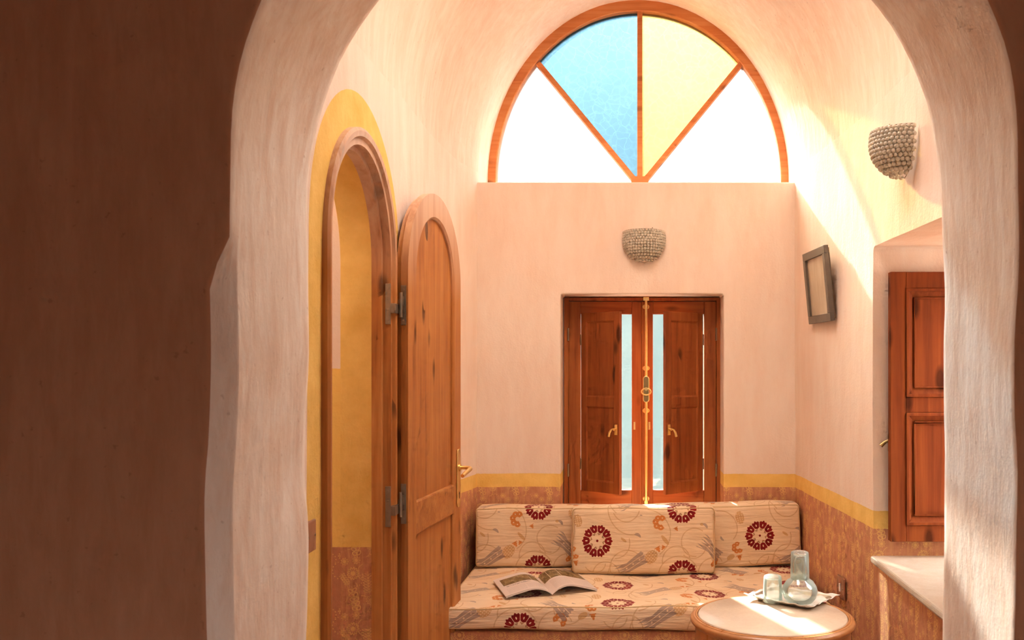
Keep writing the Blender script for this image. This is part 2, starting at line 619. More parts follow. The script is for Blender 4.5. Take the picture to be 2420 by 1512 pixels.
        ctr = m2 if ctr is None else ctr.mx(m2)
    ring(.110, .157)
    ring(.497, .002)
    c = T.mix(vines * .55, cloth, vine_c)
    c = T.mix(org * .80, c, (.62, .34, .13, 1))
    c = T.mix(clu * .95, c, orange)
    c = T.mix(gr * .85, c, grey)
    c = T.mix(ctr * .85, c, (.33, .13, .045, 1))
    c = T.mix(rd, c, redc)
    T.color(c)
    # weave and horizontal creases
    weave = T.noise(T.mapv(uv, (1, 1, 1)), 520, 2, .5)
    cr = T.noise(T.mapv(uv, (3.2, 26, 1)), 1.6, 4, .55, .5)
    T.bump(cr * 1.0 + weave * .04, .010, .75)
    T.bsdf.inputs['Sheen Weight'].default_value = .15
    return T.mat

def make_glass_pane(name, tint, rough=.14, milk=.0):
    """patterned cathedral glass: a real rough-refracting slab"""
    T = Mat(name)
    g = T.new('ShaderNodeBsdfRefraction'); g.inputs['IOR'].default_value = 1.35
    g.inputs['Roughness'].default_value = rough
    pos = T.coord('Object')
    v = T.new('ShaderNodeTexVoronoi'); v.feature = 'DISTANCE_TO_EDGE'; 
    wv = T.new('ShaderNodeTexNoise'); T.lk(pos, wv.inputs['Vector']); wv.inputs['Scale'].default_value = 14
    wm = T.new('ShaderNodeVectorMath'); wm.operation = 'MULTIPLY_ADD'; T.lk(wv.outputs['Color'], wm.inputs[0]); wm.inputs[1].default_value = (.05, .05, .05); T.lk(pos, wm.inputs[2])
    T.lk(wm.outputs[0], v.inputs['Vector']); v.inputs['Scale'].default_value = 24
    n = T.noise(pos, 5, 3)
    col = T.mix(T.gray(n, .3, .7), tint, tuple(min(1, c * 1.04) for c in tint[:3]) + (1,))
    crk = T.gray(S(T, v.outputs['Distance']), 0, .045, .26, 0.0)
    col = T.mix(crk, col, tuple(min(1.0, c * 1.6 + .05) for c in tint[:3]) + (1,))
    T.lk(col, g.inputs['Color'])
    tr = T.new('ShaderNodeBsdfTranslucent'); T.lk(col, tr.inputs['Color'])
    tp = T.new('ShaderNodeBsdfTransparent'); T.lk(col, tp.inputs['Color'])
    m0 = T.new('ShaderNodeMixShader'); m0.inputs[0].default_value = .46
    T.lk(g.outputs[0], m0.inputs[1]); T.lk(tp.outputs[0], m0.inputs[2])
    mx = T.new('ShaderNodeMixShader'); mx.inputs[0].default_value = .09
    T.lk(m0.outputs[0], mx.inputs[1]); T.lk(tr.outputs[0], mx.inputs[2])
    T.lk(mx.outputs[0], T.out.inputs[0])
    return T.mat

def make_clear_glass(name, tint=(.97, 1.0, .98, 1), edge=.55, haze=.03):
    T = Mat(name)
    tp = T.new('ShaderNodeBsdfTransparent'); tp.inputs[0].default_value = tint
    gl = T.new('ShaderNodeBsdfGlossy'); gl.inputs['Roughness'].default_value = .03
    gl.inputs[0].default_value = (.95, 1, .98, 1)
    lw = T.new('ShaderNodeLayerWeight'); lw.inputs[0].default_value = edge
    mx = T.new('ShaderNodeMixShader')
    T.put(mx.inputs[0], S(T, lw.outputs['Fresnel']) * .9 + .02)
    T.lk(tp.outputs[0], mx.inputs[1]); T.lk(gl.outputs[0], mx.inputs[2])
    if haze:
        df = T.new('ShaderNodeBsdfDiffuse'); df.inputs[0].default_value = (.85, .93, .90, 1)
        m2 = T.new('ShaderNodeMixShader')
        T.put(m2.inputs[0], S(T, lw.outputs['Facing']) * (haze * 3) + haze)
        T.lk(mx.outputs[0], m2.inputs[1]); T.lk(df.outputs[0], m2.inputs[2])
        T.lk(m2.outputs[0], T.out.inputs[0])
    else:
        T.lk(mx.outputs[0], T.out.inputs[0])
    return T.mat

def make_gauze():
    T = Mat('gauze')
    pos = T.coord('Object')
    w = T.noise(T.mapv(pos, (1, 1, 1)), 260, 2)
    folds = T.noise(T.mapv(pos, (6, 1, 1.3)), 1.5, 4, .5, .8)
    col = T.mix(T.gray(folds, .35, .65), (.62, .76, .74, 1), (.86, .94, .90, 1))
    tl = T.new('ShaderNodeBsdfTranslucent'); T.lk(col, tl.inputs['Color'])
    tp = T.new('ShaderNodeBsdfTransparent'); tp.inputs[0].default_value = (.95, 1, 1, 1)
    df = T.new('ShaderNodeBsdfDiffuse'); T.lk(col, df.inputs['Color'])
    m1 = T.new('ShaderNodeMixShader'); T.put(m1.inputs[0], T.gray(w, .3, .7, .955, .99))
    T.lk(tl.outputs[0], m1.inputs[1]); T.lk(tp.outputs[0], m1.inputs[2])
    m2 = T.new('ShaderNodeMixShader'); m2.inputs[0].default_value = .04
    T.lk(m1.outputs[0], m2.inputs[1]); T.lk(df.outputs[0], m2.inputs[2])
    T.lk(m2.outputs[0], T.out.inputs[0])
    return T.mat

M = {}
M['wall_up'] = make_wall('painted_plaster_upper', paper=False)
M['wall_left_up'] = make_wall('painted_plaster_doorway_upper', door=True, paper=False)
M['wall'] = make_wall('painted_plaster')
M['wall_left'] = make_wall('painted_plaster_doorway', door=True)
M['vault'] = make_plaster('vault_plaster', PINK, PINK_L, PINK_D, bump=.012)
M['arch'] = make_plaster('arch_plaster', (.89, .82, .74, 1), (.95, .91, .86, 1), (.76, .60, .49, 1))
M['near'] = make_plaster('near_room_plaster_shaded', (.46, .235, .14, 1), (.50, .27, .17, 1), (.40, .19, .105, 1), bump=.004)  # pink plaster browned: the dim room's shade is put into the colour
M['door_v'] = make_wood('door_pine', (.46, .165, .040, 1), (.27, .075, .018, 1), (.60, .27, .085, 1), 'z')
M['door_f'] = make_wood('door_pine_faded', (.46, .165, .040, 1), (.27, .075, .018, 1), (.60, .27, .085, 1), 'z', faded=(1.66, 2.08, (.72, .52, .39, 1)))
M['door_h'] = make_wood('door_pine_rail', (.46, .170, .045, 1), (.28, .08, .02, 1), (.60, .28, .09, 1), 'y')
M['win_v'] = make_wood('window_pine', (.33, .085, .020, 1), (.17, .035, .010, 1), (.45, .15, .040, 1), 'z')
M['win_h'] = make_wood('window_pine_rail', (.34, .085, .020, 1), (.18, .037, .010, 1), (.46, .15, .040, 1), 'x')
M['sh_v'] = make_wood('shutter_pine', (.30, .072, .018, 1), (.15, .030, .009, 1), (.40, .12, .030, 1), 'z')
M['niche'] = make_wood('niche_shutter_pine_shaded', (.22, .050, .014, 1), (.13, .026, .008, 1), (.30, .080, .020, 1), 'z', rough=.6, spec=.1)  # window pine with shade put into its colour against the strong side light
M['fan'] = make_wood('fanlight_pine', (.55, .19, .060, 1), (.36, .10, .03, 1), (.66, .30, .12, 1), 'x', rough=.5)
M['table'] = make_wood('table_wood', (.52, .225, .080, 1), (.42, .16, .05, 1), (.60, .29, .115, 1), 'z', rough=.3, spec=.4, knots=False)
M['brass'] = simple('brass', (.95, .70, .30, 1), .34, 1.0)
M['brass_dark'] = simple('aged_brass', (.42, .30, .13, 1), .38, 1.0)
M['iron'] = simple('hinge_iron', (.34, .27, .20, 1), .42, 1.0)
M['black'] = simple('black_wood', (.02, .018, .015, 1), .45, 0)
M['frame'] = simple('weathered_dark_wood', (.15, .115, .085, 1), .45, 0)
M['fabric'] = make_fabric()
M['gauze'] = make_gauze()
M['glass'] = make_clear_glass('glassware', (.985, 1.0, .99, 1), .30, .07)
M['pane'] = make_clear_glass('window_glass', (.97, .99, .98, 1), .35, 0)
M['clear_pane'] = make_glass_pane('obscured_clear_glass', (.97, .98, .96, 1))
M['blue_pane'] = make_glass_pane('obscured_blue_glass', (.33, .46, .53, 1))
M['yellow_pane'] = make_glass_pane('obscured_yellow_glass', (.78, .66, .37, 1))

def make_marble(name, base, vein):
    T = Mat(name, .22, .5)
    pos = T.coord('Object')
    n = T.noise(pos, 9, 6, .7, 1.2); n2 = T.noise(pos, 120, 2)
    c = T.mix(T.gray(n, .35, .7), base, vein)
    c = T.mix(T.gray(n2, .4, .7, 0, .3), c, tuple(q * .85 for q in vein[:3]) + (1,))
    T.color(c)
    return T.mat
M['marble_top'] = make_marble('beige_marble', (.74, .60, .46, 1), (.68, .53, .40, 1))
M['marble_sill'] = make_marble('pale_marble', (.56, .48, .40, 1), (.49, .41, .33, 1))

# ================================================================== room shell
def lerp_tab(tab, y):
    if y <= tab[0][0]: return tab[0][1]
    for (a, va), (b, vb) in zip(tab, tab[1:]):
        if y <= b:
            t = (y - a) / (b - a); t = t * t * (3 - 2 * t) * .5 + t * .5
            return va + (vb - va) * t
    return tab[-1][1]
LEFT = [(2.28, -.805), (3.3, -.805), (3.85, -.815), (4.3, -.800), (4.6, -.746), (4.85, -.727), (5.0, -.727)]
RIGHT = [(2.28, .935), (3.44, .905), (4.6, .822), (4.85, .831), (5.0, .831)]
xl = lambda y: lerp_tab(LEFT, y)
xr = lambda y: lerp_tab(RIGHT, y)
ZS = 2.368
BACK = 4.60

def wob(y, z, s=1.0):
    return (noise.noise(Vector((y * 1.6, z * 1.3, 3.7))) * .010 + noise.noise(Vector((y * 4.2, z * 3.1, 9.1))) * .004) * s

def side_wall(name, fx, out_x, sgn, mat, label):
    bm = bmesh.new()
    ys = [2.28 + (4.93 - 2.28) * i / 44 for i in range(45)]
    zs_ = [.84 * i / 12 for i in range(12)] + [.84 + (ZS - .84) * i / 22 for i in range(23)]
    def k(y, z): return 1.0 if 2.4 < y < 4.5 and .3 < z < 2.2 else .3
    A = [[bm.verts.new((fx(y) + sgn * wob(y, z, .7) * min(1, (ZS - z) / .5), y, z)) for z in zs_] for y in ys]
    B = [[bm.verts.new((out_x, y, z)) for z in (0, ZS)] for y in (ys[0], ys[-1])]
    for i in range(len(ys) - 1):
        for j in range(len(zs_) - 1):
            bm.faces.new((A[i][j], A[i + 1][j], A[i + 1][j + 1], A[i][j + 1]))
    n, m_ = len(ys) - 1, len(zs_) - 1
    bm.faces.new([B[0][0], B[0][1], B[1][1], B[1][0]])
    bm.faces.new([A[0][j] for j in range(m_ + 1)] + [B[0][1], B[0][0]])
    bm.faces.new([A[n][j] for j in range(m_, -1, -1)] + [B[1][0], B[1][1]])
    bm.faces.new([A[i][m_] for i in range(n + 1)] + [B[1][1], B[0][1]])
    bm.faces.new([A[i][0] for i in range(n, -1, -1)] + [B[0][0], B[1][0]])
    o = obj(name, bm, mat)
    return tag(o, label, 'wall', kind='structure')

wl = side_wall('wall_left', xl, -.975, 1, [M['wall_left_up'], M['wall_left']], 'pink left wall with the arched doorway and a painted yellow surround')
bm = bmesh.new()
arch_solid(bm, 2.80, .352, 1.76, -.05, lambda s, z, d: Vector((d, s, z)), -1.2, -.6, 40)
cut(wl, bm); low_paper(wl); shade_auto(wl)
wr = side_wall('wall_right', xr, 1.45, -1, [M['wall_up'], M['wall']], 'pink right wall with the deep window niche')
bm = bmesh.new(); box(bm, .60, 1.8, 2.50, 3.44, .688, 1.853)
bmesh.ops.bevel(bm, geom=[e_ for e_ in bm.edges if abs(e_.verts[0].co.x - e_.verts[1].co.x) > .5], offset=.022, segments=4, profile=.5, affect='EDGES')
cut(wr, bm); low_paper(wr); shade_auto(wr)

# back wall below the fanlight, with the window opening
bm = bmesh.new(); box(bm, -.95, 1.05, BACK, 4.86, 0, 2.319)
bmesh.ops.subdivide_edges(bm, edges=bm.edges[:], cuts=1)
bmesh.ops.bisect_plane(bm, geom=bm.verts[:] + bm.edges[:] + bm.faces[:], plane_co=(0, 0, .84), plane_no=(0, 0, 1))
wb = tag(obj('wall_back', bm, [M['wall_up'], M['wall']]), 'pink back wall below the coloured fanlight, banded yellow and red', 'wall', kind='structure')
bm = bmesh.new(); box(bm, -.3345, .4705, 4.3, 5.2, .62, 1.765)
bmesh.ops.bevel(bm, geom=[e_ for e_ in bm.edges if abs(e_.verts[0].co.y - e_.verts[1].co.y) > .5], offset=.012, segments=3, profile=.5, affect='EDGES')
cut(wb, bm); low_paper(wb)
m = wb.modifiers.new('bevel', 'BEVEL'); m.width = .008; m.segments = 3; m.limit_method = 'ANGLE'; m.angle_limit = math.radians(60)

# vault
bm = bmesh.new()
NY, NA = 46, 48
G = []
for i in range(NY + 1):
    y = 2.26 + (4.98 - 2.26) * i / NY
    c_, a_ = (xl(y) + xr(y)) / 2, (xr(y) - xl(y)) / 2
    row = []
    for j in range(NA + 1):
        t = PI - PI * j / NA
        w_ = wob(y * 1.3 + 5, t * 1.1, .9) * math.sin(t) * (0.25 if y > 4.7 else 1)
        row.append(bm.verts.new((c_ + (a_ + w_) * math.cos(t), y, ZS + (.937 + w_) * math.sin(t))))
    G.append(row)
for i in range(NY):
    for j in range(NA):
        bm.faces.new((G[i][j], G[i + 1][j], G[i + 1][j + 1], G[i][j + 1]))
# unseen roof opening added at the crown for fill light, well above the frame
kill = [f for f in bm.faces if 2.55 < f.calc_center_median().y < 3.55 and abs(f.calc_center_median().x - .05) < .34 and f.calc_center_median().z > 3]
bmesh.ops.delete(bm, geom=kill, context='FACES')
v_ = obj('ceiling', bm, M['vault'], smooth=True)
tag(v_, 'curved pink plaster barrel vault over the sitting alcove', 'ceiling', kind='structure')

bm = bmesh.new()
for d_ in ((-.36, -.30, 2.46, 3.64), (.40, .46, 2.46, 3.64), (-.30, .40, 2.46, 2.53), (-.30, .40, 3.57, 3.64)): box(bm, d_[0], d_[1], d_[2], d_[3], 3.10, 3.55)
tag(obj('added_roof_opening', bm, M['vault']), 'unseen opening added at the crown of the vault to brighten the room', 'added opening', kind='structure')
# the thick arch between the two rooms
def arch_profile(cx, zc, rx, rz, n=48, jn=36):
    pts = []
    for j in range(jn): pts.append((cx - rx, zc * j / jn, -1.0, 0.0))
    for i in range(n + 1):
        a = PI - PI * i / n
        pts.append((cx + rx * math.cos(a), zc + rz * math.sin(a), math.cos(a), math.sin(a)))
    for j in range(jn - 1, -1, -1): pts.append((cx + rx, zc * j / jn, 1.0, 0.0))
    return pts
def xz_wob(x, z, k): return noise.noise(Vector((x * 2.1, k * 3.0, z * 2.3))) * .012 + noise.noise(Vector((x * 7, k, z * 7))) * .004
bm = bmesh.new()
stations = []
YF, YB = 1.86, 2.28
fr = arch_profile(-.0125, 1.884, .787, .700)
bk = arch_profile(-.007, 1.80, .776, .800)
TS = [0, .05, .088, .095, .102, .15, .25, .36, .48, .6, .72, .84, .94, 1.0]
NS = len(TS) - 1
prof_rows = []
for t in TS:
    y = YF + (YB - YF) * t
    row = []
    for (p, q) in zip(fr, bk):
        x = p[0] + (q[0] - p[0]) * t; z = p[1] + (q[1] - p[1]) * t
        w_ = xz_wob(x, z, t * .4)
        if p[2] < -.5 and z < 1.68:
            # lower left jamb: broad chamfered corner, ending in a soft shoulder
            f = min(1.0, max(0.0, (1.68 - z) / .10)); f = f * f * (3 - 2 * f)
            x -= .005 * f * (1 - t)
            x -= max(0.0, .04 - (y - YF)) * .92 * f
        row.append((Vector((x + p[2] * w_, y, z + p[3] * w_)), p))
    prof_rows.append(row)
fil = .012
def shift(v, p, dr, y): return Vector((v.x + p[2] * dr, y, v.z + p[3] * dr))
rows = []
for y, dr in ((YF, fil * 1.0), (YF + fil * .13, fil * .5), (YF + fil * .5, fil * .13)):
    rows.append([shift(v, p, dr, y) for v, p in prof_rows[0]])
for k_ in range(1, NS): rows.append([v for v, p in prof_rows[k_]])
for y, dr in ((YB - fil * .5, fil * .13), (YB - fil * .13, fil * .5), (YB, fil)):
    rows.append([shift(v, p, dr, y) for v, p in prof_rows[NS]])
ROUT = 2.9
def outer(lst, y):
    out = []
    for (v, p) in lst:
        out.append(Vector((p[2] * ROUT if abs(p[3]) < 1e-9 else v.x + p[2] * ROUT * .75, y, v.z + p[3] * ROUT * .75)))
    return out
mid = lambda A, B, f: [a.lerp(b, f) for a, b in zip(A, B)]
of = outer(prof_rows[0], YF); ob = outer(prof_rows[NS], YB)
rows = [of, mid(rows[0], of, .35), mid(rows[0], of, .12)] + rows + [mid(rows[-1], ob, .2), ob]
R_ = [[bm.verts.new(v) for v in r] for r in rows]
for A, B in zip(R_, R_[1:]):
    for k_ in range(len(A) - 1):
        bm.faces.new((A[k_], B[k_], B[k_ + 1], A[k_ + 1]))
# close outer rim
for k_ in range(len(R_[0]) - 1):
    bm.faces.new((R_[0][k_], R_[0][k_ + 1], R_[-1][k_ + 1], R_[-1][k_]))
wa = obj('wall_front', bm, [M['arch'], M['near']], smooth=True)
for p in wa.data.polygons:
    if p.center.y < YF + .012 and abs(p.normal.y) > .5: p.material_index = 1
tag(wa, 'thick plaster archway framing the view, near face coloured brown to stand for shade', 'archway', kind='structure')

# near room behind the camera, corridor past the door, floor
def slab(name, dims, mat, label, cat):
    bm = bmesh.new(); box(bm, *dims)
    return tag(obj(name, bm, mat), label, cat, kind='structure')
T = Mat('floor_tile', .5, .4)
br = T.new('ShaderNodeTexBrick'); T.lk(T.coord('Object'), br.inputs['Vector'])
br.inputs['Scale'].default_value = 1.0; br.inputs['Brick Width'].default_value = .3; br.inputs['Row Height'].default_value = .3
br.offset = 0; br.inputs['Mortar Size'].default_value = .006
br.inputs['Color1'].default_value = (.50, .27, .16, 1); br.inputs['Color2'].default_value = (.56, .31, .19, 1); br.inputs['Mortar'].default_value = (.35, .28, .22, 1)
T.color(br.outputs[0]); M['floor'] = T.mat
slab('floor', (-3.1, 3.1, -2.1, 5.1, -.1, 0), M['floor'], 'terracotta tile floor of both rooms', 'floor')
slab('wall_near_left', (-2.7, -2.6, -2.0, YF, 0, 3.2), M['near'], 'left wall of the near room, shade put into its colour', 'wall')
slab('wall_near_right', (2.6, 2.7, -2.0, YF, 0, 3.2), M['near'], 'right wall of the near room, shade put into its colour', 'wall')
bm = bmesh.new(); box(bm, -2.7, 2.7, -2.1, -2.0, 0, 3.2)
wn = tag(obj('wall_near_rear', bm, M['near']), 'wall behind the viewer with an opening added for fill light', 'wall', kind='structure')
bm = bmesh.new(); box(bm, -1.1, 1.5, -2.3, -1.8, .5, 2.5); cut(wn, bm)  # unseen opening added here for frontal fill light
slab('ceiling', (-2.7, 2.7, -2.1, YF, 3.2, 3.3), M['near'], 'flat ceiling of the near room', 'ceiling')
T = Mat('corridor_plaster', .9, .2)
pos = T.coord('Object'); x_, y_, z_ = T.sep(pos)
wz = (T.noise(pos, 20, 3) - .5) * .012
pk = plaster_tone(T, pos, PINK, PINK_L, PINK_D)
lines = wallpaper_lines(T, x_, z_)
c_ = T.mix((z_ + wz) < 1.405, pk, YEL)
c_ = T.mix((z_ + wz) < .80, c_, RED)
c_ = T.mix(lines * ((z_ + wz) < .80) * .85, c_, RED_LINE)
T.color(c_); T.bump(T.noise(pos, 30, 5, .6), .004, .7)
M['corr'] = T.mat
slab('wall_corridor_far', (-2.05, -.97, 3.1525, 3.25, 0, 2.7), M['corr'], 'yellow and pink wall seen through the open doorway', 'wall')
slab('wall_corridor_left', (-2.15, -2.05, 1.9, 3.25, 0, 2.7), M['corr'], 'outer wall of the passage past the door', 'wall')
slab('ceiling_corridor', (-2.15, -.975, 2.42, 3.25, 2.6, 2.7), M['vault'], 'ceiling of the passage past the door, cut short to let in added light', 'ceiling')  # unseen gap left at the near end, added to brighten the passage

# ================================================================== fanlight  (window_1)
FX, FZ, FA, FB, FY = .052, ZS, .781, .938, 4.85
w1 = thing('window_1', 'half-round fanlight with blue, yellow and two clear panes above the back wall', 'window', (FX, FY, 2.32), kind='structure')
inv = Matrix.Translation((-FX, -FY, -2.32))
def bo(name, bm, mat, parent, off, **kw):
    """mesh written in world space, parented to an unrotated Empty at off"""
    bmesh.ops.translate(bm, verts=bm.verts, vec=-Vector(off))
    return obj(name, bm, mat, parent, **kw)
OFF1 = (FX, FY, 2.32)
bm = bmesh.new()
n = 72
rings = []
for i in range(n + 1):
    a = PI - PI * i / n
    ca, sa = math.cos(a), math.sin(a)
    wv = noise.noise(Vector((ca * 4, sa * 4, 1.3))) * .004
    ao, bo_ = FA + .008 + wv, FB + .006 + wv
    ai, bi = FA - .042 + wv * .3, FB - .056
    z0_ = 0
    def P(A_, B_, y): return Vector((FX + A_ * ca, y, FZ + B_ * sa))
    rings.append([bm.verts.new(P(ao, bo_, 4.825)), bm.verts.new(P(ai + .004, bi + .004, 4.825)), bm.verts.new(P(ai, bi, 4.829)), bm.verts.new(P(ai, bi, 4.90)), bm.verts.new(P(ao, bo_, 4.90))])
# extend legs down to the ledge
for side, i in ((0, 0), (1, n)):
    pass
for A, B in zip(rings, rings[1:]):
    for k_ in range(5): bm.faces.new((A[k_], B[k_], B[(k_ + 1) % 5], A[(k_ + 1) % 5]))
bm.faces.new(rings[0]); bm.faces.new(rings[-1][::-1])
for sx in (-1, 1):
    x0 = FX + sx * (FA - .042); x1 = FX + sx * (FA + .008)
    box(bm, min(x0, x1), max(x0, x1), 4.825, 4.90, 2.3195, FZ)
bo('frame', bm, M['fan'], w1, OFF1, autosmooth=40)
def bar2(bm, p, q, wdt, y0, y1):
    p, q = Vector(p), Vector(q); d = (q - p).normalized(); nrm = Vector((-d.y, d.x)) * wdt / 2
    c4 = [p + nrm, q + nrm, q - nrm, p - nrm]
    A = [bm.verts.new((v.x, y0, v.y)) for v in c4]; B = [bm.verts.new((v.x, y1, v.y)) for v in c4]
    bm.faces.new(A); bm.faces.new(B[::-1])
    for k_ in range(4): bm.faces.new((A[k_], A[(k_ + 1) % 4], B[(k_ + 1) % 4], B[k_]))
HUB = (.0595, 2.345)
bm = bmesh.new(); bar2(bm, HUB, (.0595, FZ + FB - .03), .027, 4.832, 4.892)
bo('muntin', bm, M['fan'], w1, OFF1, bevel=.003)
EL, ER = (-.470, 2.985), (.590, 2.988)
for q in (EL, ER):
    bm = bmesh.new(); bar2(bm, HUB, q, .027, 4.834, 4.890)
    bo('muntin', bm, M['fan'], w1, OFF1, bevel=.003)
bm = bmesh.new(); box(bm, FX - FA, FX + FA, 4.826, 4.898, 2.3195, 2.352)
bar2(bm, (.0595 - .045, 2.37), (.0595 + .045, 2.37), .05, 4.831, 4.893)
bo('bottom_rail', bm, M['fan'], w1, OFF1, bevel=.003)
def ellp(a): return (FX + (FA - .036) * math.cos(a), FZ + (FB - .05) * math.sin(a))
def ang_of(q): return math.atan2((q[1] - FZ) / FB, (q[0] - FX) / FA)
aL, aR = ang_of(EL), ang_of(ER)
for (a0, a1, mat) in ((PI, aL, 'clear_pane'), (aL, PI / 2, 'blue_pane'), (PI / 2, aR, 'yellow_pane'), (aR, 0, 'clear_pane')):
    bm = bmesh.new()
    pts = [HUB] + [ellp(a0 + (a1 - a0) * k_ / 20) for k_ in range(21)]
    if a0 == PI: pts.insert(1, (FX - FA + .036, 2.345))
    if a1 == 0: pts.append((FX + FA - .036, 2.345))
    A = [bm.verts.new((p[0], 4.862, p[1])) for p in pts]; B = [bm.verts.new((p[0], 4.868, p[1])) for p in pts]
    bm.faces.new(A); bm.faces.new(B[::-1])
    for k_ in range(len(A)): bm.faces.new((A[k_], A[(k_ + 1) % len(A)], B[(k_ + 1) % len(A)], B[k_]))
    o = bo('pane', bm, M[mat], w1, OFF1)
    o['label'] = {'clear_pane': 'clear textured glass', 'blue_pane': 'blue textured glass', 'yellow_pane': 'yellow textured glass'}[mat]

# ================================================================== casement window (window_2)
YW = 4.775      # front face of the frame
w2 = thing('window_2', 'pine casement window with inner shutters ajar and a brass bolt above the sofa', 'window', (.0685, YW, .62), kind='structure')
OFF2 = (.0685, YW, .62)
X = lambda px, y=YW: (px - 1485) / 2200 * y
Z = lambda py, y=YW: EYE - (py - 860) / 2200 * y
ZT = Z(703); ZB = .622
bm = bmesh.new()
box(bm, X(1333), X(1343), YW - .012, YW + .07, ZB, ZT)
box(bm, X(1693), X(1703), YW - .012, YW + .07, ZB, ZT)
box(bm, X(1343), X(1693), YW - .012, YW + .07, Z(711), ZT)
box(bm, X(1343), X(1693), YW - .012, YW + .07, ZB, ZB + .025)
bo('window_frame', bm, M['win_v'], w2, OFF2, bevel=.004)
ZGT, ZGB = Z(742), Z(1158)
def casement(x0, xa, xb, x1):
    bm = bmesh.new()
    y0, y1 = YW, YW + .045
    zb, zt = ZB + .027, Z(712)
    box(bm, x0, xa, y0, y1, zb, zt); box(bm, xb, x1, y0, y1, zb, zt)
    c = bo('casement', bm, M['win_v'], w2, OFF2, bevel=.003)
    bm = bmesh.new()
    box(bm, xa, xb, y0 + .0005, y1, ZGT, zt); box(bm, xa, xb, y0 + .0005, y1, zb, ZGB)
    for v in bm.verts: v.co -= Vector(OFF2)
    obj('rail', bm, M['win_h'], c, bevel=.003)
    bm = bmesh.new(); box(bm, xa - .004, xb + .004, YW + .026, YW + .030, ZGB - .004, ZGT + .004)
    for v in bm.verts: v.co -= Vector(OFF2)
    obj('glass_pane', bm, M['pane'], c)
    # gauze curtain stretched behind the glass
    bm = bmesh.new()
    gx = [xa - .01 + (xb - xa + .02) * k_ / 24 for k_ in range(25)]; gz = [ZGB - .01 + (ZGT - ZGB + .02) * k_ / 30 for k_ in range(31)]
    gv = [[bm.verts.new((x, YW + .055 + .004 * noise.noise(Vector((x * 22, 0, z * 5))), z)) for z in gz] for x in gx]
    for i in range(24):
        for j in range(30): bm.faces.new((gv[i][j], gv[i + 1][j], gv[i + 1][j + 1], gv[i][j + 1]))
    for v in bm.verts: v.co -= Vector(OFF2)
    obj('net_curtain', bm, M['gauze'], c, smooth=True)
    return c
casement(X(1343.5), X(1372), X(1493), X(1516.5))
casement(X(1516.5), X(1543), X(1664), X(1692.5))

def panel_leaf(bm, w, h, th, st, rails, rec=.008, mould=.016):
    """frame-and-panel leaf in local x (0..w), y (thickness, front at 0), z (0..h)"""
    box(bm, 0, st, 0, th, 0, h); box(bm, w - st, w, 0, th, 0, h)
    zs_ = [r for r in rails]
    for (a, b) in rails: box(bm, st, w - st, .0006, th, a, b)
    for (a, b), (c, d) in zip(rails, rails[1:]):
        # panel field with sloping moulding
        o4 = [(st, b), (w - st, b), (w - st, c), (st, c)]
        i4 = [(st + mould, b + mould), (w - st - mould, b + mould), (w - st - mould, c - mould), (st + mould, c - mould)]
        A = [bm.verts.new((x, .002, z)) for x, z in o4]; B = [bm.verts.new((x, rec, z)) for x, z in i4]
        for k_ in range(4): bm.faces.new((A[k_], A[(k_ + 1) % 4], B[(k_ + 1) % 4], B[k_]))
        bm.faces.new(B)
        A2 = [bm.verts.new((x, th - .004, z)) for x, z in o4]
        bm.faces.new(A2[::-1])

SW = .262
SA = math.radians(41)
def shutter(side):
    hx = X(1373) if side < 0 else X(1661.5)
    zlo, zhi = Z(1158), Z(740)
    h = zhi - zlo
    bm = bmesh.new()
    panel_leaf(bm, SW, h, .020, .036, [(0, .055), (h * .475, h * .475 + .05), (h - .045, h)], rec=.006, mould=.008)
    o = obj('shutter_leaf', bm, M['sh_v'], w2, bevel=.0015)
    # local front (y=0) faces the room when closed; hinge at x=0
    if side < 0:
        o.matrix_parent_inverse = Matrix.Identity(4)
        o.location = Vector((hx, YW - .002, zlo)) - Vector(OFF2); o.rotation_euler = (0, 0, -SA)
    else:
        # mirror: hinge on the right
        for v in o.data.vertices: v.co.x = -v.co.x
        o.data.flip_normals()
        o.location = Vector((hx, YW - .002, zlo)) - Vector(OFF2); o.rotation_euler = (0, 0, SA)
    sg = 1 if side < 0 else -1
    # brass catch: plate with a turned lever
    bm = bmesh.new()
    hz = Z(1012) - zlo
    cx = sg * (SW - .020)
    box(bm, cx - .009, cx + .009, -.003, 0, hz - .022, hz + .030)
    tube(bm, [(cx, -.002, hz + .008), (cx, -.020, hz + .006)], .006, 10)
    tube(bm, [(cx, -.017, hz + .010), (cx - sg * .012, -.022, hz + .006), (cx - sg * .024, -.022, hz - .010), (cx - sg * .030, -.022, hz - .030)], [.0045, .0045, .0062, .0070], 10)
    obj('catch', bm, M['brass'], o, smooth=False, autosmooth=40)
    # two hinges
    for zz in (h * .15, h * .85):
        bm = bmesh.new()
        tube(bm, [(0, .0, zz - .028), (0, .0, zz + .028)], .0045, 8)
        box(bm, min(0, sg * .004), max(0, sg * .004), .002, .018, zz - .026, zz + .026)
        obj('hinge', bm, M['iron'], o)
    return o
shutter(-1); shutter(1)
# casement hinges, striker plates
for px, sgx in ((1343, 1), (1692.5, -1)):
    for py in (790, 1110):
        bm = bmesh.new(); tube(bm, [(X(px), YW - .010, Z(py + 15)), (X(px), YW - .010, Z(py - 15))], .005, 8)
        bo('hinge', bm, M['iron'], w2, OFF2)
for px in (1499.5, 1534.5):
    bm = bmesh.new()
    box(bm, X(px - 2.2), X(px + 2.2), YW - .003, YW, Z(1015), Z(997))
    box(bm, X(px - 1), X(px + 1), YW - .007, YW - .003, Z(1012), Z(1006))
    bo('striker_plate', bm, M['brass'], w2, OFF2, bevel=.001)
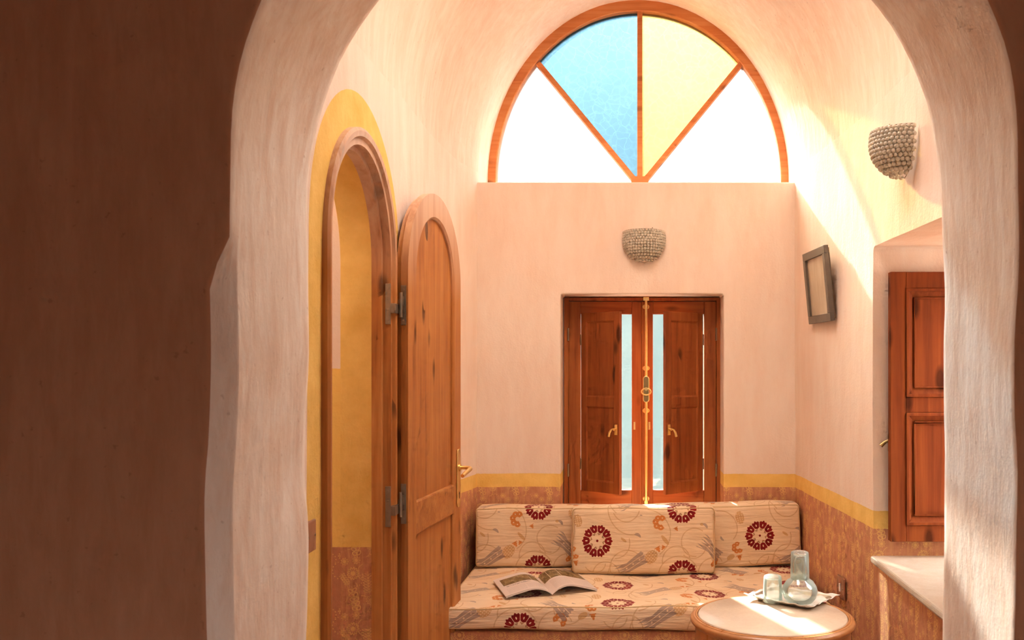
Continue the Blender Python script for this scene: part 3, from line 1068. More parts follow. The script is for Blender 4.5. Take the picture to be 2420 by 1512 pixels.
# espagnolette bolt
bx_ = X(1526.8)
bolt = bo('bolt', (lambda b: (tube(b, [(bx_, YW - .011, Z(1186)), (bx_, YW - .011, Z(706))], .0072, 12), b)[1])(bmesh.new()), M['brass'], w2, OFF2, autosmooth=40)
def oval_plate(bm, cx, cz, rx, rz, y0, y1, sq=2.0, n=28):
    A, B = [], []
    for k_ in range(n):
        a = 2 * PI * k_ / n
        x = math.copysign(abs(math.cos(a)) ** (2 / sq), math.cos(a)) * rx; z = math.copysign(abs(math.sin(a)) ** (2 / sq), math.sin(a)) * rz
        A.append(bm.verts.new((cx + x, y0, cz + z))); B.append(bm.verts.new((cx + x, y1, cz + z)))
    bm.faces.new(A); bm.faces.new(B[::-1])
    for k_ in range(n): bm.faces.new((A[k_], A[(k_ + 1) % n], B[(k_ + 1) % n], B[k_]))
for py in (725, 870, 970, 1178):
    bm = bmesh.new()
    oval_plate(bm, bx_, Z(py), .0155, .0115, YW - .003, YW)
    tube(bm, [(bx_ + .0155 * math.cos(2 * PI * k_ / 24), YW - .004, Z(py) + .0115 * math.sin(2 * PI * k_ / 24)) for k_ in range(24)], .0022, 6, closed=True)
    tube(bm, [(bx_, YW - .011, Z(py) - .008), (bx_, YW - .011, Z(py) + .008)], .0095, 12)
    for v in bm.verts: v.co -= Vector(OFF2)
    obj('guide', bm, M['brass'], bolt, autosmooth=40)
bm = bmesh.new(); box(bm, bx_ - .015, bx_ + .015, YW - .018, YW - .010, Z(711), Z(702)); box(bm, bx_ - .009, bx_ + .009, YW - .016, YW, Z(1190), Z(1182))
for v in bm.verts: v.co -= Vector(OFF2)
obj('keeper', bm, M['brass'], bolt, bevel=.002)
def stadium(bm, cx, cz, r_, hh, y0, y1, n=14):
    P_ = [(cx + r_ * math.cos(PI * k_ / n), cz + hh - r_ + r_ * math.sin(PI * k_ / n)) for k_ in range(n + 1)] + [(cx - r_ * math.cos(PI * k_ / n), cz - hh + r_ - r_ * math.sin(PI * k_ / n)) for k_ in range(n + 1)]
    A = [bm.verts.new((x, y0, z)) for x, z in P_]; B = [bm.verts.new((x, y1, z)) for x, z in P_]
    bm.faces.new(A); bm.faces.new(B[::-1])
    for k_ in range(len(A)): bm.faces.new((A[k_], A[(k_ + 1) % len(A)], B[(k_ + 1) % len(A)], B[k_]))
bm = bmesh.new()
stadium(bm, bx_, Z(919.5), .0165, Z(888) - Z(919.5), YW - .0185, YW - .001)
for v in bm.verts: v.co -= Vector(OFF2)
lk_ = obj('bolt_plate', bm, M['brass'], bolt, bevel=.002)
bm = bmesh.new()
stadium(bm, bx_, Z(919.5), .0122, Z(890.5) - Z(919.5), YW - .0192, YW - .0180)
for v in bm.verts: v.co -= Vector(OFF2)
obj('plate_inlay', bm, M['brass_dark'], bolt)
bm = bmesh.new()
tube(bm, [(bx_ + .0235 * math.cos(a), YW - .026, Z(925) + .0165 * math.sin(a)) for a in [2 * PI * k_ / 28 for k_ in range(28)]], .0036, 8, closed=True)
tube(bm, [(bx_, YW - .018, Z(919)), (bx_, YW - .030, Z(919))], .0085, 14)
for v in bm.verts: v.co -= Vector(OFF2)
obj('ring_handle', bm, M['brass'], bolt, autosmooth=50)

# ================================================================== arched door (door_1)
DC, DZS = 2.80, 1.76
d1 = thing('door_1', 'arched pine door standing open against the pink left wall', 'door', (-.80, DC, 0), kind='structure')
OFFD = (-.80, DC, 0)
fm = lambda s, z, d: Vector((-.800 + d, s, z))
bm = bmesh.new()
sec = [(.362, -.055), (.362, .012), (.352, .018), (.336, .016), (.330, .006), (.312, .006), (.312, -.020), (.298, -.022), (.298, -.055)]
arch_sweep(bm, DC, DZS, .0, sec, fm, 44)
bo('door_frame', bm, M['door_f'], d1, OFFD, autosmooth=35)
# leaf: local u 0..L along x, thickness y (front 0, back +th) , z
L, TH = .640, .045
lang = math.radians(90 - 5.8)
leaf_loc = Vector((-.752, 3.178, 0)) - Vector(OFFD)
fl = lambda s, z, d: Vector((s, d, z))
R0 = L / 2
LZ = 1.735
bm = bmesh.new()
sec = [(R0 - .014, TH), (R0 - .014, TH * .55), (R0, TH * .55), (R0, .0), (R0 - .086, .0), (R0 - .094, .007), (R0 - .094, TH)]
arch_sweep(bm, R0, LZ, .012, sec, fl, 44)
leaf = obj('door_leaf', bm, M['door_f'], d1, autosmooth=35)
leaf.location = leaf_loc; leaf.rotation_euler = (0, 0, lang)
bm = bmesh.new()
arch_solid(bm, R0, R0 - .088, LZ, .05, fl, .014, .030, 40)
obj('door_panel', bm, M['door_v'], leaf, autosmooth=35)
for (a, b) in ((.012, .20), (EYE - .600, EYE - .482)):
    bm = bmesh.new(); box(bm, .086, L - .086, .001, TH - .001, a, b)
    # bevelled arris
    obj('door_rail', bm, M['door_h'], leaf, bevel=.006, seg=2)
# lever handle on a long backplate
hu = L - .040
hz = EYE - .42
bm = bmesh.new()
pl = []
oval_plate(bm, hu, EYE - .462, .021, .118, -.006, 0, 5)
hp = obj('handle_plate', bm, M['brass'], leaf, bevel=.003, autosmooth=40)
bm = bmesh.new()
tube(bm, [(hu, -.004, hz), (hu, -.012, hz)], .014, 16)
tube(bm, [(hu, -.010, hz), (hu, -.042, hz), (hu - .004, -.052, hz - .001), (hu - .014, -.056, hz - .003), (hu - .050, -.050, hz - .012), (hu - .095, -.046, hz - .022)], [.0075, .0075, .0078, .0085, .0085, .0075], 12)
obj('lever', bm, M['brass'], leaf, autosmooth=50)
bm = bmesh.new()
oval_plate(bm, hu, EYE - .524, .0038, .006, -.0066, -.0058)
box(bm, hu - .002, hu + .002, -.0066, -.0058, EYE - .545, EYE - .526)
obj('keyhole', bm, M['black'], leaf)
# H hinges between frame and leaf
for pz in ((671 + 768) / 2, (1145 + 1243) / 2):
    zc = EYE - (pz - 860) / 2200 * 3.14
    bm = bmesh.new()
    hx, hy = -.7765, 3.158
    hh = .068
    # pin
    tube(bm, [(hx + .004, hy, zc - .042), (hx + .004, hy, zc + .042)], .0062, 12)
    box(bm, hx - .004, hx + .012, hy - .0022, hy, zc - .018, zc + .018)
    # plate on the hinge edge of the leaf (faces the viewer)
    box(bm, -.776, -.758, 3.1735, 3.1775, zc - hh, zc + hh)
    box(bm, -.779, -.764, 3.160, 3.1772, zc - .002, zc + .030)
    # plate on the frame (faces the viewer on the jamb)
    box(bm, -.812, -.794, 3.1085, 3.1125, zc - hh, zc + hh)
    box(bm, -.800, -.778, 3.109, 3.160, zc - .030, zc + .002)
    for k_ in (-.052, -.018, .018, .052):
        for (xx, yy) in ((-.767, 3.1732), (-.803, 3.1082)):
            oval_plate(bm, xx, zc + k_, .0042, .0042, yy - .0012, yy + .0005, n=10)
    bo('hinge', bm, M['iron'], d1, OFFD, bevel=.0008)

# ================================================================== niche window with shutter (window_3)
w3 = thing('window_3', 'deep side window niche with a marble sill and an open panelled shutter', 'window', (1.40, 2.97, .716), kind='structure')
OFF3 = (1.40, 2.97, .716)
bm = bmesh.new()
for a in ((2.51, 2.56, .72, 1.85), (3.38, 3.43, .72, 1.85)): box(bm, 1.37, 1.44, a[0], a[1], a[2], a[3])
box(bm, 1.37, 1.44, 2.56, 3.38, 1.80, 1.85); box(bm, 1.37, 1.44, 2.56, 3.38, .718, .76)
bo('window_frame', bm, M['win_v'], w3, OFF3, bevel=.004)
bm = bmesh.new()
YL = 3.375
x0 = X(2105, YL); zt, zb = Z(642, YL), Z(1280, YL)
lw_, lh = 1.372 - x0, zt - zb
panel_leaf(bm, lw_, lh, .034, .056, [(0, .060), (Z(975, YL) - zb, Z(938, YL) - zb), (lh - .060, lh)], rec=.015, mould=.032)
for (za, zb_) in ((.060, Z(975, YL) - zb), (Z(938, YL) - zb, lh - .060)):
    xa_, xb_ = .056, lw_ - .056
    for q in ((xa_, xb_, za, za + .011), (xa_, xb_, zb_ - .011, zb_), (xa_, xa_ + .011, za + .011, zb_ - .011), (xb_ - .011, xb_, za + .011, zb_ - .011)):
        box(bm, q[0], q[1], -.006, .006, q[2], q[3])
    xa_ += .032; xb_ -= .032; za += .032; zb_ -= .032
    for q in ((xa_, xb_, za, za + .006), (xa_, xb_, zb_ - .006, zb_), (xa_, xa_ + .006, za + .006, zb_ - .006), (xb_ - .006, xb_, za + .006, zb_ - .006)):
        box(bm, q[0], q[1], .006, .016, q[2], q[3])
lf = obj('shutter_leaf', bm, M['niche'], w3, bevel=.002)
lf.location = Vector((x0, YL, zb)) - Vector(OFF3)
bm = bmesh.new()
panel_leaf(bm, lw_, lh, .034, .056, [(0, .060), (Z(975, YL) - zb, Z(938, YL) - zb), (lh - .060, lh)], rec=.015, mould=.032)
added_leaf = obj('shutter_leaf', bm, M['win_v'], w3, bevel=.002)  # unseen second leaf, added closed to cut the side light
added_leaf.location = Vector((1.360, 2.555, zb)) - Vector(OFF3); added_leaf.rotation_euler = (0, 0, math.radians(94))
bm = bmesh.new()
zz = Z(1048, YL) - zb
tube(bm, [(.004, .040, zz + .008), (-.012, .044, zz)], .0055, 10)
tube(bm, [(-.006, .044, zz + .004), (-.024, .046, zz - .012)], [.006, .0085], 12)
box(bm, .0, .022, .034, .038, zz - .03, zz + .03)
obj('catch', bm, M['brass_dark'], lf, autosmooth=50)
bm = bmesh.new()
box(bm, .890, 1.448, 2.52, 3.430, .6885, .716)
bo('window_sill', bm, M['marble_sill'], w3, OFF3, bevel=.010, seg=3)

# ================================================================== bench and cushions
SEAT = .45
bm = bmesh.new(); box(bm, -.742, .815, 3.72, BACK - .006, 0, SEAT - .100)
bench = tag(obj('bench', bm, M['wall'], bevel=.01, seg=3), 'built-in masonry bench papered red with yellow flowers under the seat mattress', 'bench')

def cushion_fn(w, d, h, rc, puff, seed, creases=.004, sag=0):
    hw, hd, hh = w / 2, d / 2, h / 2
    def f(px, py, pz):
        # unit cube coordinates -> surface
        P = Vector((px * hw, py * hd, pz * hh))
        q = Vector((max(-hw + rc, min(hw - rc, P.x)), max(-hd + rc, min(hd - rc, P.y)), max(-hh + rc, min(hh - rc, P.z))))
        dv = P - q
        if dv.length > 1e-9: P = q + dv.normalized() * min(rc, max(dv.length, 0) if False else rc) if (abs(px) > .999 or abs(py) > .999 or abs(pz) > .999) else P
        bx_, by_, bz_ = 1 - px * px, 1 - py * py, 1 - pz * pz
        P.x += px * puff * .5 * by_ * bz_
        P.y += py * puff * bx_ ** .5 * bz_ ** .5 if bx_ > 0 and bz_ > 0 else 0
        P.z += pz * puff * .8 * (max(bx_, 0) ** .4) * max(by_, 0)
        nn = noise.noise(Vector((P.x * 5 + seed, P.y * 5, P.z * 9 + seed)))
        n2 = noise.noise(Vector((P.x * 9 + seed * 2, P.y * 14, P.z * 3 + 7)))
        P += Vector((nn * creases * .8, n2 * creases, nn * creases * 1.6))
        return P
    return f

def cushion(name, w, d, h, loc, rot, label, cat, seed=1.0, rc=.018, puff=.012, creases=.004, uvo=(0, 0), pipes='front', nx=40, ny=12, nz=18, group=None, seat=False):
    f = cushion_fn(w, d, h, rc, puff, seed, creases)
    bm = bmesh.new(); uvl = bm.loops.layers.uv.new('uv')
    def g(n, half, r):
        # parameter values with denser rows in the rounded corner
        c = r / half
        a = [-1, -1 + c * .15, -1 + c * .4, -1 + c * .7, -1 + c]
        midv = [-1 + c + (2 - 2 * c) * k_ / n for k_ in range(1, n)]
        return a + midv + [-v for v in reversed(a)]
    gx, gy, gz = g(nx, w / 2, rc), g(ny, d / 2, rc), g(nz, h / 2, rc)
    def face_grid(U, V, fn, uvf):
        vv = [[bm.verts.new(f(*fn(u, v))) for v in V] for u in U]
        for i in range(len(U) - 1):
            for j in range(len(V) - 1):
                fc = bm.faces.new((vv[i][j], vv[i + 1][j], vv[i + 1][j + 1], vv[i][j + 1]))
                for lp, (a, b) in zip(fc.loops, ((i, j), (i + 1, j), (i + 1, j + 1), (i, j + 1))):
                    q = uvf(U[a], V[b]); lp[uvl].uv = (q[0] + uvo[0], q[1] + uvo[1])
    W_, D_, H_ = w / 2, d / 2, h / 2
    face_grid(gx, gz, lambda u, v: (u, -1, v), lambda u, v: (u * W_, v * H_))
    face_grid(gx, gz, lambda u, v: (u, 1, v), lambda u, v: (-u * W_, v * H_))
    face_grid(gx, gy, lambda u, v: (u, v, 1), lambda u, v: (u * W_, H_ + (v + 1) * D_))
    face_grid(gx, gy, lambda u, v: (u, v, -1), lambda u, v: (u * W_, -H_ - (v + 1) * D_))
    face_grid(gy, gz, lambda u, v: (-1, u, v), lambda u, v: (-W_ - (u + 1) * D_, v * H_))
    face_grid(gy, gz, lambda u, v: (1, u, v), lambda u, v: (W_ + (u + 1) * D_, v * H_))
    o = obj(name, bm, M['fabric'], smooth=True)
    o.location = loc; o.rotation_euler = rot
    tag(o, label, cat, group)
    # piping
    def loop(fn, na, nb, ha, hb):
        pts = []
        ca, cb = rc / ha, rc / hb
        m_ = 60
        for k_ in range(m_): pts.append((-1 + ca + (2 - 2 * ca) * k_ / m_, -1))
        for k_ in range(7): a = -PI / 2 + PI / 2 * (k_ + .5) / 7; pts.append((1 - ca + ca * math.cos(a), -1 + cb + cb * math.sin(a)))
        for k_ in range(24): pts.append((1, -1 + cb + (2 - 2 * cb) * k_ / 24))
        for k_ in range(7): a = PI / 2 * (k_ + .5) / 7; pts.append((1 - ca + ca * math.cos(a), 1 - cb + cb * math.sin(a)))
        for k_ in range(m_): pts.append((1 - ca - (2 - 2 * ca) * k_ / m_, 1))
        for k_ in range(7): a = PI / 2 + PI / 2 * (k_ + .5) / 7; pts.append((-1 + ca + ca * math.cos(a), 1 - cb + cb * math.sin(a)))
        for k_ in range(24): pts.append((-1, 1 - cb - (2 - 2 * cb) * k_ / 24))
        for k_ in range(7): a = PI + PI / 2 * (k_ + .5) / 7; pts.append((-1 + ca + ca * math.cos(a), -1 + cb + cb * math.sin(a)))
        return [fn(a, b) for a, b in pts]
    T2 = .0035
    if pipes == 'front': specs = [(lambda a, b, s_=s_: f(a, s_, b), W_, H_) for s_ in (-1, 1)]
    else: specs = [(lambda a, b, s_=s_: f(a, b, s_), W_, D_) for s_ in (-1, 1)]
    for fn, ha, hb in specs:
        pts = loop(fn, 0, 0, ha, hb)
        # the rounded edge pulls points inside: push back out to the arris
        out = []
        for p in pts:
            if pipes == 'front':
                out.append(Vector((p.x * (1 + .0), p.y - math.copysign(0, p.y), p.z)))
            else: out.append(p)
        bm = bmesh.new(); tube(bm, out, T2, 8, closed=True)
        obj('piping', bm, M['piping'], o, smooth=True)
    return o
M['piping'] = simple('piping_cotton', (.62, .42, .22, 1), .9, 0, .2)

cushion('seat_mattress', 1.545, .80, .090, (.037, 4.10, SEAT - .041), (0, 0, 0), 'thin flower-printed seat mattress covering the whole bench', 'mattress',
        seed=3.1, rc=.012, puff=.006, creases=.007, uvo=(.19, .05), pipes='top', nx=90, ny=44, nz=6)
CL = cushion('back_cushion', .765, .150, .275, (-.342, 4.482, SEAT + 0.148), (math.radians(-2), 0, math.radians(0)), 'flower-printed back cushion at the left end of the bench', 'cushion',
        seed=1.7, uvo=(.581, .154), puff=.010, rc=.016)
CR = cushion('back_cushion', .765, .150, .285, (.434, 4.480, SEAT + 0.153), (math.radians(-2), math.radians(-1.2), math.radians(1)), 'flower-printed back cushion at the right end, one whole red ring on it', 'cushion',
        seed=5.2, uvo=(.698, .157), puff=.012, rc=.016)
CM = cushion('back_cushion', .655, .130, .300, (.069, 4.312, SEAT + 0.160), (math.radians(-3), 0, 0), 'middle flower-printed cushion leaning in front of the other two', 'cushion',
        seed=8.3, uvo=(.321, .157), puff=.010, rc=.020)

# ================================================================== wall sconces
def sconce_mesh():
    bm = bmesh.new()
    W_, Pd, H_ = .098, .105, .150
    rows = 12
    for i in range(rows):
        t = (i + .2) / rows
        z = -H_ * t
        s_ = max(.04, (1 - t ** 2.6)) ** .5 * (1 + .07 * math.sin(t * 3.1))
        rx, ry = W_ * s_, Pd * s_
        ln = PI * (rx + ry) / 2
        n_ = max(3, int(ln / .0148))
        for k_ in range(n_ + 1):
            a = PI * (k_ + (.5 if i % 2 else 0)) / (n_ + .5)
            if a > PI: continue
            c_ = Vector((rx * math.cos(a), -ry * math.sin(a), z + random.uniform(-.001, .001)))
            bmesh.ops.create_icosphere(bm, subdivisions=2, radius=random.uniform(.0076, .0086), matrix=Matrix.Translation(c_))
    return bm
def sconce(loc, rz, label, shade_mesh=None):
    t = thing('wall_sconce', label, 'wall lamp', loc, rz, None)
    W_, Pd, H_ = .098, .105, .150
    if shade_mesh is None:
        o = obj('bead_shade', sconce_mesh(), M['bead'], t, smooth=True)
    else:
        o = link('bead_shade', shade_mesh, None, t)
    # inner basket
    bm = bmesh.new()
    rr = []
    for i in range(9):
        tt = i / 9
        s_ = max(.05, (1 - tt ** 2.3) ** .5) * .93
        rr.append([bm.verts.new((W_ * s_ * math.cos(PI * k_ / 16), -Pd * s_ * math.sin(PI * k_ / 16), -H_ * tt)) for k_ in range(17)])
    for A, B in zip(rr, rr[1:]):
        for k_ in range(16): bm.faces.new((A[k_], A[k_ + 1], B[k_ + 1], B[k_]))
    obj('basket', bm, M['basket'], t, smooth=True)
    bm = bmesh.new()
    for zz in (.003, -.012):
        tube(bm, [((W_ + .002) * math.cos(PI * k_ / 24), -(Pd + .002) * math.sin(PI * k_ / 24), zz) for k_ in range(25)], .0016, 6)
    tube(bm, [(-W_ * (1 - (k_ / 12) ** 2.3) ** .5, 0, -H_ * k_ / 12) for k_ in range(13)], .0016, 6)
    tube(bm, [(W_ * (1 - (k_ / 12) ** 2.3) ** .5, 0, -H_ * k_ / 12) for k_ in range(13)], .0016, 6)
    obj('wire_frame', bm, M['iron'], t)
    bm = bmesh.new(); box(bm, -.035, .035, -.004, .012, -.10, -.005)
    obj('bracket', bm, M['iron'], t)
    bm = bmesh.new(); tube(bm, [(.04, -.06, -.005), (.04, -.06, .016)], .0025, 6)
    obj('pin', bm, M['iron'], t)
    return t, o
T = Mat('glass_bead', .07, .9)
T.color((.86, .80, .68, 1)); T.bsdf.inputs['Transmission Weight'].default_value = .45; T.bsdf.inputs['IOR'].default_value = 1.45
M['bead'] = T.mat
M['basket'] = simple('sconce_basket', (.66, .57, .42, 1), .5, 0)
t1, sh = sconce((X(1522, BACK), BACK, Z(549, BACK)), 0, 'half-bowl wall lamp of small glass beads above the casement window')
ys_ = 3.04
t2, _ = sconce((xr(ys_) - .012, ys_, EYE + .757), math.radians(-90) , 'glass bead wall lamp on the sunlit right wall beside the arch', sh.data)

# ================================================================== picture frame on the right wall
pf = thing('picture_frame', 'small dark wooden picture frame leaning out from the right wall', 'picture', (.855, 4.105, 1.60))
ang = math.atan2(.0716, 1)
# local: x along wall (near -> far), y out of wall(-) , z up
def pfm(bm_name, bm, mat, **kw): return obj(bm_name, bm, mat, pf, **kw)
PW, PH, BWd = .345, .318, .034
bm = bmesh.new()
box(bm, -PW / 2, PW / 2, -.020, 0, 0, BWd); box(bm, -PW / 2, PW / 2, -.020, 0, PH - BWd, PH)
box(bm, -PW / 2, -PW / 2 + BWd, -.0205, 0, BWd, PH - BWd); box(bm, PW / 2 - BWd, PW / 2, -.0205, 0, BWd, PH - BWd)
pfm('frame', bm, M['frame'], bevel=.002)
T = Mat('faded_print', .25, .5)
pos = T.coord('Object')
nn = T.noise(T.mapv(pos, (6, 6, 1.5)), 3, 5, .6)
T.color(T.mix(T.gray(nn, .3, .7), (.42, .33, .23, 1), (.56, .45, .33, 1)))
bm = bmesh.new(); box(bm, -PW / 2 + BWd, PW / 2 - BWd, -.010, -.006, BWd, PH - BWd)
pfm('picture', bm, T.mat)
bm = bmesh.new(); box(bm, -PW / 2 + .01, PW / 2 - .01, 0, .006, .01, PH - .01)
pfm('backing_board', bm, simple('backing_card', (.40, .26, .14, 1), .9))
# x axis local -> +Y world (far), local -y -> into the room (-X)
pf.rotation_euler = (math.radians(5.5), 0, math.radians(90) + ang)
pf.rotation_mode = 'XYZ'
# local -y points to +X when rotated by +90; turn it to face the room
pf.rotation_euler = (math.radians(5.5), 0, math.radians(-90) + ang)
pf.location = (xr(4.06) - .008, 4.06, 1.602)

# ================================================================== switch plates
def socket(loc, rz, label, w=.088, h=.088, name='light_switch', rocker=True):
    t = thing(name, label, 'switch', loc, rz)
    bm = bmesh.new(); box(bm, -w / 2, w / 2, -.009, 0, -h / 2, h / 2)
    obj('plate', bm, M['switch'], t, bevel=.003)
    if rocker:
        bm = bmesh.new(); box(bm, -.006, .006, -.014, -.009, -.016, .016)
        obj('rocker', bm, M['white'], t, bevel=.001)
    for sx in (-1, 1):
        bm = bmesh.new(); oval_plate(bm, sx * w * .36, 0, .0032, .0032, -.0105, -.0088, n=10)
        obj('screw', bm, M['iron'], t)
    return t
M['switch'] = simple('bronze_plate', (.46, .24, .15, 1), .35, .6)
M['white'] = simple('white_plastic', (.85, .82, .76, 1), .4)
socket((xr(3.81) - .006, 3.81, .506), math.radians(-90) + ang, 'square bronze switch plate with white rocker on the red right wall')
socket((xl(2.32) + .008, 2.317, .991), math.radians(90), 'narrow bronze plate on the left wall at the edge of the arch', .068, .078, rocker=False)

# ================================================================== round table
TZ = .55
TX, TY = .498, 3.225
tb = thing('side_table', 'round wooden side table with an inset beige marble top in front of the bench', 'table', (TX, TY, 0))
bm = bmesh.new()
lathe(bm, [(.258, TZ - .006), (.2585, TZ + .001), (.263, TZ + .002), (.2645, TZ - .001), (.266, TZ + .001), (.272, TZ + .0005), (.274, TZ - .003), (.279, TZ - .004), (.2825, TZ - .009), (.283, TZ - .015), (.280, TZ - .021), (.274, TZ - .023), (.272, TZ - .029), (.266, TZ - .033), (.266, TZ - .110), (.262, TZ - .115), (.246, TZ - .115), (.246, TZ - .02), (.258, TZ - .02), (.258, TZ - .006)], 96)
obj('rim', bm, M['table'], tb, autosmooth=50)
bm = bmesh.new()
lathe(bm, [(0, TZ + .004), (.2525, TZ + .004), (.2555, TZ + .002), (.2568, TZ - .002), (.2570, TZ - .018), (0, TZ - .018)], 96)
obj('marble_top', bm, M['marble_top'], tb, autosmooth=50)
for k_ in range(4):
    a = PI / 4 + k_ * PI / 2
    bm = bmesh.new()
    lathe(bm, [(0, 0), (.014, 0), (.018, .02), (.015, .10), (.020, .30), (.016, .36), (.023, .38), (.023, .47), (0, .47)], 20, (.225 * math.cos(a), .225 * math.sin(a), 0))
    obj('leg', bm, M['table'], tb, autosmooth=50)
bm = bmesh.new(); lathe(bm, [(0, .155), (.17, .155), (.175, .165), (.17, .175), (0, .175)], 48)
obj('shelf', bm, M['table'], tb, autosmooth=40)

# tray with a crinkled liner
TT = TZ + .004
tray_c = Vector((.600, 3.415, TT)); tray_r = math.radians(-38)
tr = thing('tray', 'small rectangular tray with a crumpled white liner on the marble table top', 'tray', tray_c, tray_r)
def rrect(w, d, r, n=6):
    pts = []
    for (sx, sy, a0) in ((1, 1, 0), (-1, 1, PI / 2), (-1, -1, PI), (1, -1, 3 * PI / 2)):
        for k_ in range(n + 1):
            a = a0 + PI / 2 * k_ / n
            pts.append((sx * (w / 2 - r) + r * math.cos(a), sy * (d / 2 - r) + r * math.sin(a)))
    return pts
bm = bmesh.new()
loops = [(.82, .0, 0), (.86, .001, 0), (.97, .010, 0), (1.0, .013, 0), (1.0, .015, 0), (.96, .013, 0), (.86, .004, 0), (.80, .0035, 0)]
base = rrect(.250, .185, .030)
LR = [[bm.verts.new((x * s_, y * s_, z)) for x, y in base] for s_, z, _ in loops]
for A, B in zip(LR, LR[1:]):
    for k_ in range(len(A)): bm.faces.new((A[k_], A[(k_ + 1) % len(A)], B[(k_ + 1) % len(A)], B[k_]))
bm.faces.new(LR[0][::-1]); bm.faces.new(LR[-1])
M['tray'] = simple('steel_tray', (.62, .56, .46, 1), .3, .9)
obj('tray_body', bm, M['tray'], tr, autosmooth=50)
bm = bmesh.new()
n_ = 40
gv = []
for i in range(n_ + 1):
    row = []
    for j in range(n_ + 1):
        u, v = i / n_ * 2 - 1, j / n_ * 2 - 1
        x, y = u * .134, v * .102
        e_ = max(abs(u), abs(v))
        ed = max(0, e_ - .78) / .22
        z = .0052 + ed * .013 + .002 * ed * math.sin(u * 17 + v * 13) + .0022 * noise.noise(Vector((u * 4, v * 4, 2))) * (1 if e_ > .5 else .3)
        cr = (abs(u) * abs(v)) ** 3
        row.append(bm.verts.new((x * (1 + .05 * cr), y * (1 + .05 * cr), z + cr * .005)))
    gv.append(row)
for i in range(n_):
    for j in range(n_): bm.faces.new((gv[i][j], gv[i + 1][j], gv[i + 1][j + 1], gv[i][j + 1]))
M['liner'] = simple('paper_liner', (.82, .76, .70, 1), .5, 0, .5, .002)
ln = obj('liner', bm, M['liner'], tr, smooth=True)
so = ln.modifiers.new('s', 'SOLIDIFY'); so.thickness = .0008

# glassware: thin-walled lathe, inner and outer skin
GZ = TT + .0065
def glassware(name, prof, loc, label, cat):
    bm = bmesh.new(); lathe(bm, prof, 48)
    o = obj(name, bm, M['glass'], None, smooth=True)
    o.location = loc
    return tag(o, label, cat)
tumb = [(0, .094), (.026, .094), (.031, .091), (.0325, .086), (.0345, .030), (.0355, .0), (.0332, .0), (.0322, .030), (.0303, .080), (.026, .083), (0, .082)]
glassware('tumbler', [(r * 1.0, z) for r, z in tumb], ((1826 - 1485) / 2200 * 3.375, 3.375, GZ), 'upturned clear glass tumbler standing on the tray left of the carafe', 'glass')
CXc, CYc = .616, 3.345
caraf = [(0, 0), (.030, .0), (.045, .006), (.058, .022), (.0635, .042), (.060, .062), (.048, .080), (.030, .093), (.022, .100), (.0205, .115), (.0205, .160), (.0235, .166), (.0215, .166), (.0188, .158), (.0188, .115), (.0200, .101), (.029, .090), (.046, .077), (.058, .060), (.0613, .042), (.056, .023), (.043, .009), (0, .006)]
glassware('carafe', caraf, (CXc, CYc, GZ), 'round clear glass water carafe on the tray', 'carafe')
tumb2 = [(0, .096), (.026, .096), (.031, .093), (.0320, .086), (.0335, .030), (.0340, .0), (.0318, .0), (.0312, .030), (.0298, .082), (.026, .085), (0, .084)]
glassware('tumbler', tumb2, (CXc, CYc, GZ + .0905), 'clear glass tumbler turned over the neck of the carafe', 'glass')

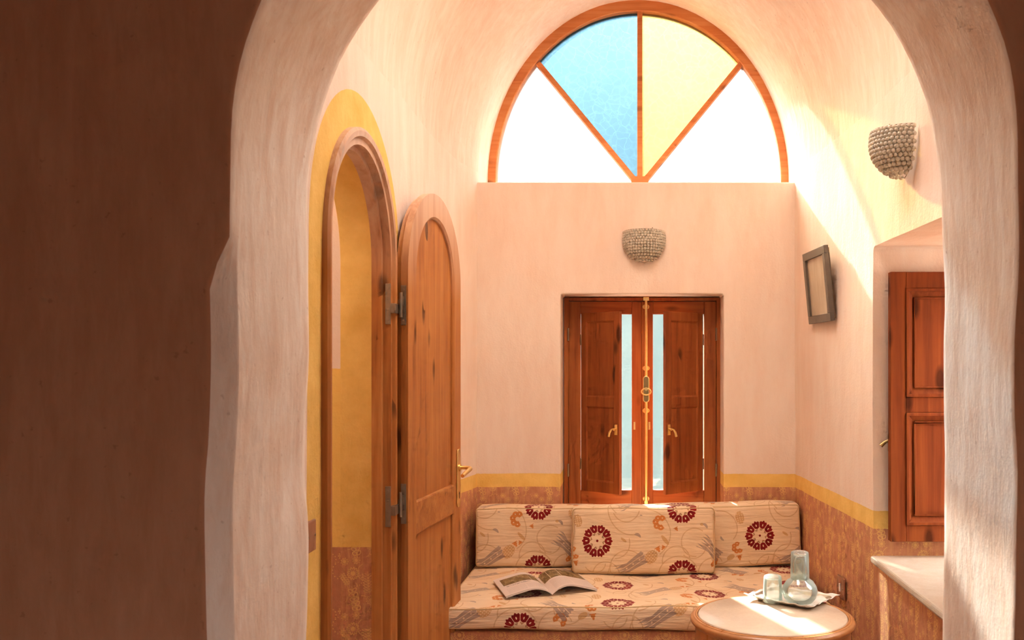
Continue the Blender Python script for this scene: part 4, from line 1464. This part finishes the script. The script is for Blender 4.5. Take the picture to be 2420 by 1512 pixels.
# ================================================================== magazine
mg = thing('magazine', 'open magazine with a photo spread lying on the seat mattress', 'magazine', (-.315, 3.860, SEAT + .009), math.radians(18))
PWD, PLEN = .195, .300
def page_z(t, s_):      # t 0 at spine .. 1 at fore-edge
    hgt = (.030 if s_ < 0 else .034)
    return hgt * math.sin(min(1, t * 1.9) * PI / 2) * (1 - t) ** .9 * 1.5 + .004
def page_mesh(sgn, lift, thick, shrink=0.0):
    bm = bmesh.new(); uvl = bm.loops.layers.uv.new('uv')
    nu, nv = 28, 10
    def P(i, j, lo):
        t = i / nu
        z = page_z(t, sgn) + lift * min(1, t * 6 + .15) - (thick * min(1, t * 5 + .1) if lo else 0)
        return (sgn * t * (PWD - shrink), j / nv * PLEN, max(z, .0008))
    top = [[bm.verts.new(P(i, j, 0)) for j in range(nv + 1)] for i in range(nu + 1)]
    bot = [[bm.verts.new(P(i, j, 1)) for j in range(nv + 1)] for i in range(nu + 1)]
    for i in range(nu):
        for j in range(nv):
            for grid, flip in ((top, sgn < 0), (bot, sgn > 0)):
                q = [(i, j), (i + 1, j), (i + 1, j + 1), (i, j + 1)]
                if flip: q = q[::-1]
                fc = bm.faces.new([grid[a][b] for a, b in q])
                for lp, (a, b) in zip(fc.loops, q): lp[uvl].uv = ((a / nu if sgn > 0 else 1 - a / nu), b / nv)
    for j in range(nv):
        bm.faces.new((top[nu][j], top[nu][j + 1], bot[nu][j + 1], bot[nu][j]))
    for i in range(nu):
        bm.faces.new((top[i][0], top[i + 1][0], bot[i + 1][0], bot[i][0])); bm.faces.new((top[i][nv], top[i + 1][nv], bot[i + 1][nv], bot[i][nv]))
    return bm
def page_mat(name, left):
    T = Mat(name, .35, .4)
    uv = T.coord('UV'); u, v, _ = T.sep(uv)
    paper = (.78, .66, .59, 1)
    rows = (v / .022).wrap(0, 1)
    words = T.noise(T.mapv(uv, (70, 46, 1)), 1.0, 1) > .42
    colm = (((u - .08) * 1.18).wrap(0, .5) > .03) * (u > .08) * (u < .93)
    if left:
        photo = (v > .50) * (v < .86) * (u > .10) * (u < .985)
        text = (rows < .5) * words * colm * (v > .06) * (v < .34)
        head = (((v - .415).abs() < .016) + ((v - .455).abs() < .012)).mn(1.0) * (T.noise(T.mapv(uv, (60, 20, 1)), 1.0, 1) > .47) * (u > .14) * (u < .66)
        line = (u > .72) * (u < .728)
    else:
        photo = (v > .56) * (u < .97) * (u > .03)
        text = (rows < .5) * words * colm * (v > .06) * (v < .50)
        head = text * 0.0
        line = (((u - .42).abs() < .006) + ((u - .18).abs() < .004)).mn(1.0)
    pn = T.noise(T.mapv(uv, (7, 5, 1)), 1.4, 6, .7, .6)
    pc = T.ramp(pn, [(.32, (.09, .045, .02, 1)), (.48, (.20, .12, .035, 1)), (.56, (.32, .22, .09, 1)), (.72, (.62, .52, .38, 1))])
    c = T.mix(text * .30, paper, (.25, .2, .18, 1))
    c = T.mix(head * .7, c, (.12, .1, .09, 1))
    c = T.mix(photo, c, pc)
    c = T.mix(line * (photo), c, (.75, .66, .58, 1))
    T.color(c)
    return T.mat
M['pagel'] = page_mat('page_left', True); M['pager'] = page_mat('page_right', False)
M['paper'] = simple('paper_edge', (.74, .64, .58, 1), .6)
for sgn, mt in ((-1, M['pagel']), (1, M['pager'])):
    obj('page', page_mesh(sgn, .0085, .0012), mt, mg, smooth=False, autosmooth=60)
    obj('page_block', page_mesh(sgn, .0068, .0058, .002), M['paper'], mg, autosmooth=60)
